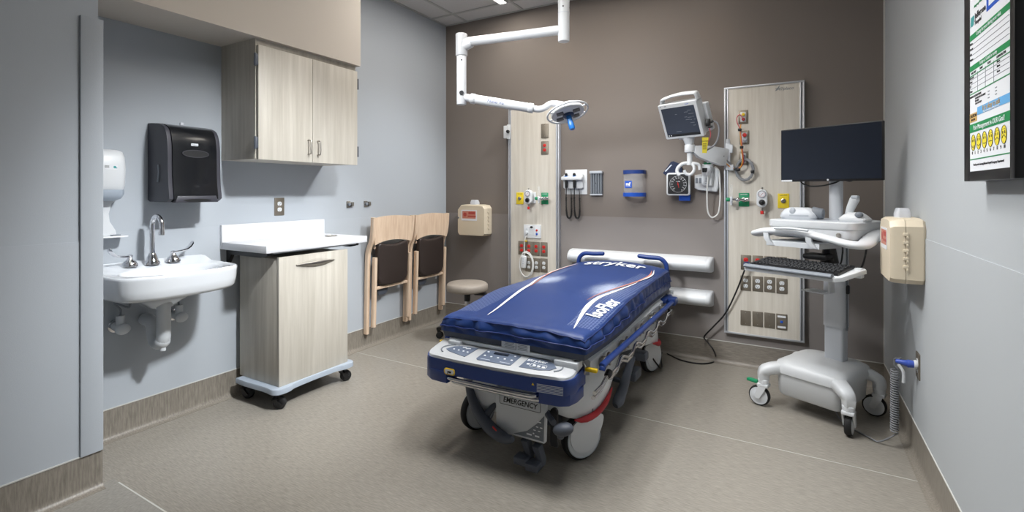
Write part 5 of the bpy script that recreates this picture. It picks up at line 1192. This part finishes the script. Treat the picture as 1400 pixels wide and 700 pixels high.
# keyboard carriage
mb = MB(); mb.prism([(-.18, -.24), (.1, -.24), (.15, .06), (-.12, .06)], Matrix.Translation((0, 0, .945)), .03, .006)
for x in (-.165, .06): mb.loft([[(x+dx+s_*.016, y-.008, z), (x+dx+s_*.016, y+.008, z)][::1 if s_ > 0 else -1] and (x+dx+s_*.014, y+q_*.009, z) for s_, q_ in ((-1, -1), (1, -1), (1, 1), (-1, 1))] for dx, y, z in ((-.012, -.245, 1.02), (-.005, -.25, .985), (.018, -.245, .95)))
mb.build('carriage', 'offw', ws)
mb = MB(); mb.cyl((.09, -.1, .945), (.09, -.1, .865), .03, .045, 20); mb.box((.06, -.16, .90), (.12, .1, .03), .01); mb.build('tilt_joint', 'black', ws)
KB = Matrix.Translation((.025, -.30, .85)) @ Matrix.Rotation(R(8), 4, 'X')
mb = MB(); mb.prism([(-.235, -.115), (.215, -.115), (.24, -.09), (.275, .10), (.262, .118), (-.22, .118), (-.238, .1)], KB @ Matrix.Translation((0, 0, -.022)), .022, .006); kt = mb.build('keyboard_tray', 'white', ws)
mb = MB(); mb.box(KB @ V((.245, .09, -.02)), (.035, .04, .05), .006); mb.build('tray_catch', 'white', kt)
mb = MB(); rs = [[KB @ V((x, -.112+.019*math.cos(a), .006+.011*math.sin(a))) for a in [2*math.pi*k/16 for k in range(16)]] for x in (-.232, -.225, .2, .207)]; mb.loft(rs); mb.build('palm_rest', 'mgrey', kt, ang=50)
# small holder plate under the tray
mb = MB(); mb.prism([(-.085, -.055), (.03, -.07), (.04, .02), (-.06, .035)], Matrix.Translation((.055, -.10, .70)), .008, .003); mb.box((.1, -.10, .745), (.006, .07, .09), .002); mb.box((.105, -.06, .78), (.05, .05, .03), .004); mb.build('mouse_holder', 'white', ws)
# monitor
SM = Matrix.Translation((.009, .093-.01, 1.471)) 
mb = MB(); mb.box((.046, .003, 1.4645), (.52, .028, .312), .005); mb.prism(rrect(.36, .2, .03), frm((.046, .017, 1.46), -X, Z), .025, .008); mn = mb.build('monitor', 'black', ws)
mb = MB(); mb.prism(rrect(.508, .294, .002), face(.046, 1.467, -.0112), .0012); mb.build('screen', 'screen', mn)
mb = MB(); mb.prism(rrect(.062, .010, .001), face(-.178, 1.3145, -.0115), .0012); mb.build('asset_sticker', 'paper', mn)
mb = MB(); mb.prism(ell(.005, .005, 16), face(.046, 1.316, -.0115), .001); mb.build('monitor_emblem', 'silver', mn)
mb = MB(); mb.box((.046, .05, 1.40), (.09, .03, .1), .006); mb.build('monitor_mount', 'black', ws)
mb = MB(); mb.tube(spline([(-.12, .02, 1.32), (-.10, .02, 1.296), (-.06, .02, 1.282), (.0, .025, 1.284), (.06, .03, 1.298), (.10, .03, 1.316), (.14, .03, 1.308), (.17, .03, 1.325)], 6), .0045, 8); mb.tube(spline([(.10, -.15, .90), (.15, -.13, .86), (.17, -.14, .93), (.16, -.12, .97)], 6), .004, 8); mb.tube(spline([(.26, -.19, .856), (.262, -.15, .87), (.258, -.1, .92), (.26, -.08, .985)], 6), .005, 8); mb.build('cables', 'black', ws, ang=70)

# ---- things resting on the cart
WS = WM[ws.name]
KW = WS @ KB
t = thing('keyboard', 'black computer keyboard on the cart tray', 'keyboard', KW @ V((-.005, .01, .0)), CA)
kl = WM[t.name].inverted() @ KW
mb = MB(); mb.prism([(-.222, -.085), (.218, -.085), (.226, .088), (-.215, .088)], kl @ Matrix.Translation((-.0, .008, .0005)), .014, .004); mb.build('case', 'black', t)
mb = MB()
for r_ in range(6):
    y = -.062+.0245*r_+(.006 if r_ == 5 else 0); x = -.205; k = 0
    while x < .20:
        w = .0165
        if r_ == 0 and -.13 < x < -.03: w = .1
        elif k == 0: w = .022
        if not (.085 < x < .095 or .145 < x < .15): mb.prism([(a_, b_) for a_, b_ in ((-w/2, -.0085), (w/2, -.0085), (w/2*.86, .0085), (-w/2*.86, .0085))], kl @ Matrix.Translation((x+w/2+.008*(r_ % 3)*.4, y, .0145)), .006, .0015, 1)
        x += w+.0033; k += 1
kk_ = mb.build('keys', 'ink', t); kk_['kind'] = 'stuff'
t = thing('card_reader', 'silver rounded desktop device left of the monitor post on the cart', 'device', WS @ V((-.095, -.03, 1.092)), CA+8)
mb = MB(); mb.loft([[(x, y*d_, z*1.0) for x, y in rrect(w, .1, .035, 6)] for w, d_, z in ((.185, .95, 0), (.2, 1.05, .012), (.185, 1, .034), (.15, .85, .056), (.10, .6, .066))]); mb.build('shell', 'silver', t, ang=60)
mb = MB(); mb.cyl((.065, -.0, .034), (.122, -.0, .032), .038, .03, 24, .006); mb.build('end_window', 'mgrey', t, ang=50)
mb = MB(); mb.ball((-.025, -.045, .045), .014, (1.2, .6, 1.6)); mb.box((.01, -.052, .022), (.10, .003, .008), .001); mb.build('trigger', 'lgrey', t)
t = thing('barcode_scanner', 'white handheld scanner standing in its cradle right of the monitor post', 'scanner', WS @ V((.175, .0, 1.092)), CA)
mb = MB(); mb.loft([[(x, y*.9, z) for x, y in rrect(w, d_, .02, 5)] for w, d_, z in ((.13, .11, 0), (.135, .115, .01), (.10, .09, .03), (.06, .06, .046))]); mb.build('cradle', 'white', t, ang=50)
mb = MB(); ribbon(mb, [(-.03, -.0, .035), (-.02, 0, .07), (-.002, 0, .115), (.002, .0, .128)], [.018, .021, .024, .018], [.016, .018, .02, .012], X); hb = mb.build('scanner_body', 'offw', t, ang=50)
mb = MB(); mb.box((.002, -.004, .128), (.034, .034, .018), .006); mb.build('scan_head', 'lgrey', hb)
mb = MB(); mb.ball((.035, -.045, .035), .02, (1, .8, .8)); mb.build('cradle_lamp', 'mgrey', t)
# coiled plug cord of the cart
p = P(1256, 500, 0, XR-.004); pl0 = V((XR-.012, p.y, .455))
t = thing('coiled_cord', 'grey coiled power cord with blue plug hanging at the right wall', 'cord', (XR-.09, p.y+.1, 0), 0)
tp = P(1223, 520, 0, XR-.075); bt = P(1224, 582, 0, XR-.075); bt = V((tp.x, tp.y, .10)); pts = []
ztop = .385
for i in range(27*10): a = 2*math.pi*i/10; f = i/270; pts.append(V((tp.x+.015*math.cos(a), tp.y+.015*math.sin(a), ztop+(.08-ztop)*f)))
mb = MB(); mb.tube(pts, .0038, 6); mb.tube(spline([pts[0], V((tp.x, tp.y, ztop+.02)), V((tp.x+.0, tp.y-.0, ztop+.05)), V((tp.x+.02, tp.y-.03, .45)), pl0+V((-.07, .02, .003))], 6), .004, 8); mb.tube(spline([pts[-1], V((tp.x-.02, tp.y, .045)), V((tp.x-.06, tp.y+.02, .008)), V((.33, 3.05, .008)), V((.22, 3.2, .008)), V((.18, 3.28, .09))], 6), .004, 8); mb.build('cord', 'cordg', t, True, ang=70)
mb = MB(); mb.cyl(pl0+V((-.075, .012, .002)), pl0+V((-.03, .0, 0)), .009, .015, 16, .003); mb.cyl(pl0+V((-.034, 0, 0)), pl0+V((-.008, 0, 0)), .018, .016, 18, .003); mb.build('plug', 'plugb', t, True)
mb = MB(); mb.cyl(pl0+V((-.01, 0, 0)), pl0+V((.004, 0, 0)), .02, n=18, bev=.002); mb.build('plug_face', 'white', t, True)
mb = MB(); mb.tube(spline([V((tp.x+.012, tp.y-.015, ztop+.03)), V((tp.x+.03, tp.y-.03, ztop+.0)), V((tp.x+.03, tp.y-.03, ztop-.05))], 4), .007, 8); mb.build('cable_strap', 'white', t, True)

# ================================================================== ceiling-hung exam light
t = thing('exam_light', 'white jointed ceiling exam light with blue handle above the bed', 'exam light', (-1.157, 2.612, ZC), 0)
A = V((-1.157, 2.612, 0)); B = V((-1.815, 2.52, 0)); ZA = 2.186
mb = MB(); mb.cyl(A+Z*(ZA-.07), A+Z*ZC, .033, n=32, bev=.004); mb.cyl(A+Z*(ZC-.03), A+Z*ZC, .12, n=40, bev=.005); st = mb.build('ceiling_stem', 'pwhite', t, True)
mb = MB(); mb.torus(Matrix.Translation(A+Z*(ZA+.095)), .033, .0012); mb.build('joint_line', 'lgrey', st, True)
mb = MB(); [mb.cyl(A+Z*(ZA+.125)+d_*.032, A+Z*(ZA+.125)+d_*.0345, .0045, n=10) for d_ in (V((-.9, -.4, 0)).normalized(), V((.9, .4, 0)).normalized(), V((.3, -.95, 0)).normalized())]; mb.build('screw', 'ink', st, True)
mb = MB(); mb.cyl(A+Z*ZA, B+Z*ZA, .0275, n=28); mb.cyl(B+Z*(ZA-.085), B+Z*(ZA+.055), .037, n=28, bev=.006); mb.tube([B+Z*(ZA-.03), B+Z*(ZA-.03)+(A-B).normalized()*.07+Z*.02], [.034, .026], 20); mb.build('boom_arm', 'pwhite', t, True, ang=50)
ZD = 1.845
mb = MB(); mb.cyl(B+Z*(ZD-.05), B+Z*(ZA-.08), .0305, n=28, bev=.005); dt = mb.build('drop_tube', 'pwhite', t, True)
mb = MB(); e = (V((0, 0, 0))-B).normalized(); [mb.cyl(B+Z*z+e*.029+V((o_, 0, 0)), B+Z*z+e*.0325+V((o_, 0, 0)), .005, n=10) for z, o_ in ((ZA-.115, 0), (ZD+.14, -.008), (ZD+.06, -.008))]; mb.cyl(B+Z*(ZD+.02)+e*.026, B+Z*(ZD+.02)+e*.036, .014, n=16); mb.build('screw', 'ink', dt, True)
C_ = P(727, 148, 1, 2.69); D_ = B+Z*(ZD-.0)
dv = (C_-D_); dn = dv.normalized()
mb = MB(); mb.cyl(D_, D_+dv*.2, .024, n=22); mb.cyl(D_+dv*.13, D_+dv*.97, .0285, n=28, bev=.005); mb.cyl(D_+dv*.13, D_+dv*.2, .0325, n=28, bev=.004); mb.cyl(D_+dv*.95, C_+dn*.01, .0305, n=28, bev=.004); sa = mb.build('spring_arm', 'pwhite', t, True, ang=50)
side_ = dn.cross(Z).normalized(); upv = side_.cross(dn)
me = text_mesh('Nuvo Vu', .026, frm(D_+dv*.5-upv*.002+side_*.0285, dn, upv) if (side_.y < 0) else frm(D_+dv*.5-side_*.0285, dn, upv), sx=1.1); me.materials.append(M['blue']); link('lettering', me, sa, True)
hc = P(776, 154, 1, 2.80)
nk = [C_, P(737, 149.5, 1, 2.71), P(745, 147, 1, 2.73), P(752, 142.5, 1, 2.75), P(760, 142, 1, 2.77), P(770, 143.5, 1, 2.79), P(779, 146, 1, 2.80)]
mb = MB(); mb.tube(spline(nk, 6), .02, 18); mb.build('neck', 'pwhite', t, True, ang=60)
hn = V((.346, -.174, -.90)).normalized()           # light axis, tipped towards the camera side
hx_ = V((1, .12, .0)); hx_ = (hx_-hn*hx_.dot(hn)).normalized()
hx_ = V((.83, .48, .30)); hx_ = (hx_-hn*hx_.dot(hn)).normalized(); hy_ = hn.cross(hx_)
HM = frm(hc, hx_, hy_)  # local z = hn (downwards)
mb = MB(); mb.lathe([(.0, -.052), (.05, -.05), (.085, -.034), (.102, -.012), (.105, .004), (.10, .012), (.094, .0145), (0, .015)], HM, 44, cap=False); hd_ = mb.build('lamp_head', 'pwhite', t, True, ang=50)
mb = MB(); mb.torus(HM @ Matrix.Translation((0, 0, -.0)), .128, .006, 48, 8)
for a in (R(-25), R(25), R(155), R(205)): d_ = V((math.cos(a), math.sin(a), 0)); mb.tube([HM @ (d_*.098), HM @ (d_*.128)], .0055, 8)
mb.build('grab_ring', 'pwhite', hd_, True, ang=60)
for a in (25, 75, 155, 215, 285, 335)[:0] or (35, 145, 215, 325):
    a = R(a); m_ = HM @ Matrix.Translation((.062*math.cos(a), .062*math.sin(a), .015)) @ Matrix.Rotation(R(8), 4, 'Z')
    mb = MB(); mb.prism(rrect(.044, .044, .004), m_, .002, .0005); mb.prism(rrect(.024, .024, .004), m_ @ Matrix.Translation((0, 0, .002)), .002); mb.build('led_lens', 'led', hd_, True)
mb = MB(); mb.lathe([(.036, .014), (.036, .02), (.03, .028), (.0, .028)], HM, 28, cap=False); mb.build('handle_hub', 'deepblue', hd_, True)
mb = MB(); mb.lathe([(.0165, .024), (.0165, .06), (.0185, .08), (.0185, .112), (.015, .117), (0, .117)], HM, 22, cap=False); mb.build('sterile_handle', 'handle', t, True, ang=50)
# ================================================================== light and camera
luminaire('narrow recessed ceiling light strip near the back left corner', -2.225, 2.42, -2.135, 3.655, 9, (1, .95, .88), 180)
luminaire('square recessed ceiling light over the bed', -1.47, 2.86, -.87, 3.46, 4, (.97, .985, 1), 120)
luminaire('added square ceiling fill light in front of the washbasin', -1.60, 1.35, -1.00, 1.95, 8, (.97, .985, 1), 115)  # invented panel, added to light the left floor without burning out the bed
luminaire('added square ceiling fill light over the open floor beside the right wall', -.75, 1.75, -.15, 2.35, 11, (.97, .985, 1), 110)  # invented panel, added to brighten the open floor on the right
def downlight(label, x, y, e, aim=None, ang=95, col=(1, .78, .56), rad=.05):
    t = thing('recessed_downlight', label, 'downlight', (x, y, ZC))
    mb = MB(); mb.lathe([(.095, 0), (.095, -.006), (.075, -.006), (.07, -.001)], None, 32, cap=False); mb.build('trim_ring', 'pwhite', t)
    mb = MB(); mb.lathe([(0, -.003), (.07, -.002)], None, 24, cap=False); mb.build('lens', 'lamp', t)
    l = bpy.data.lights.new('downlight', 'SPOT'); l.energy = e; l.spot_size = R(ang); l.spot_blend = 1; l.shadow_soft_size = rad; l.color = col
    o = bpy.data.objects.new('downlight_lamp', l); COL.objects.link(o); o.location = (x, y, ZC-.03)
    if aim is not None: o.rotation_euler = (V(aim)-o.location).to_track_quat('-Z', 'Y').to_euler()
downlight('left recessed warm downlight close to the back wall', -1.75, 3.62, 4)
downlight('right recessed warm downlight close to the back wall', -.55, 3.62, 2)
CW = (.95, .98, 1)
downlight('added ceiling fill spot aimed at the washbasin alcove', -.35, 1.6, 520, (XL, 1.72, .52), 50, CW, .12)  # invented spot, added to lift the dim lower alcove wall
downlight('added ceiling fill spot aimed at the hanging chairs', -.72, 3.35, 215, (XL, 3.05, .7), 60, CW, .12)  # invented spot, added to brighten the wall behind the chairs
downlight('added ceiling fill spot aimed at the equipment wall', -1.9, .95, 425, (-.95, YB, .85), 50, CW, .3)  # invented wall washer, added to brighten the middle of the back wall
downlight('added ceiling fill spot aimed at the right wall', -1.5, 2.25, 190, (XR, 2.1, .5), 58, CW, .1)  # invented spot, added as fill for the lower right wall
w = bpy.data.worlds.new('room'); sc.world = w; w.use_nodes = True; w.node_tree.nodes['Background'].inputs[0].default_value = (.8, .85, .9, 1); w.node_tree.nodes['Background'].inputs[1].default_value = .05
cam = bpy.data.cameras.new('camera'); cam.sensor_width = 36; cam.lens = FPX/1400*36; cam.shift_y = -(350-HOR)/1400; cam.clip_start = .02
co = bpy.data.objects.new('camera', cam); COL.objects.link(co); co.location = EYE; co.rotation_euler = (R(90), 0, YAW); sc.camera = co
sc.view_settings.view_transform = 'Standard'; sc.view_settings.look = 'None'; sc.view_settings.exposure = .4; sc.view_settings.gamma = 1
sc.view_settings.use_curve_mapping = False
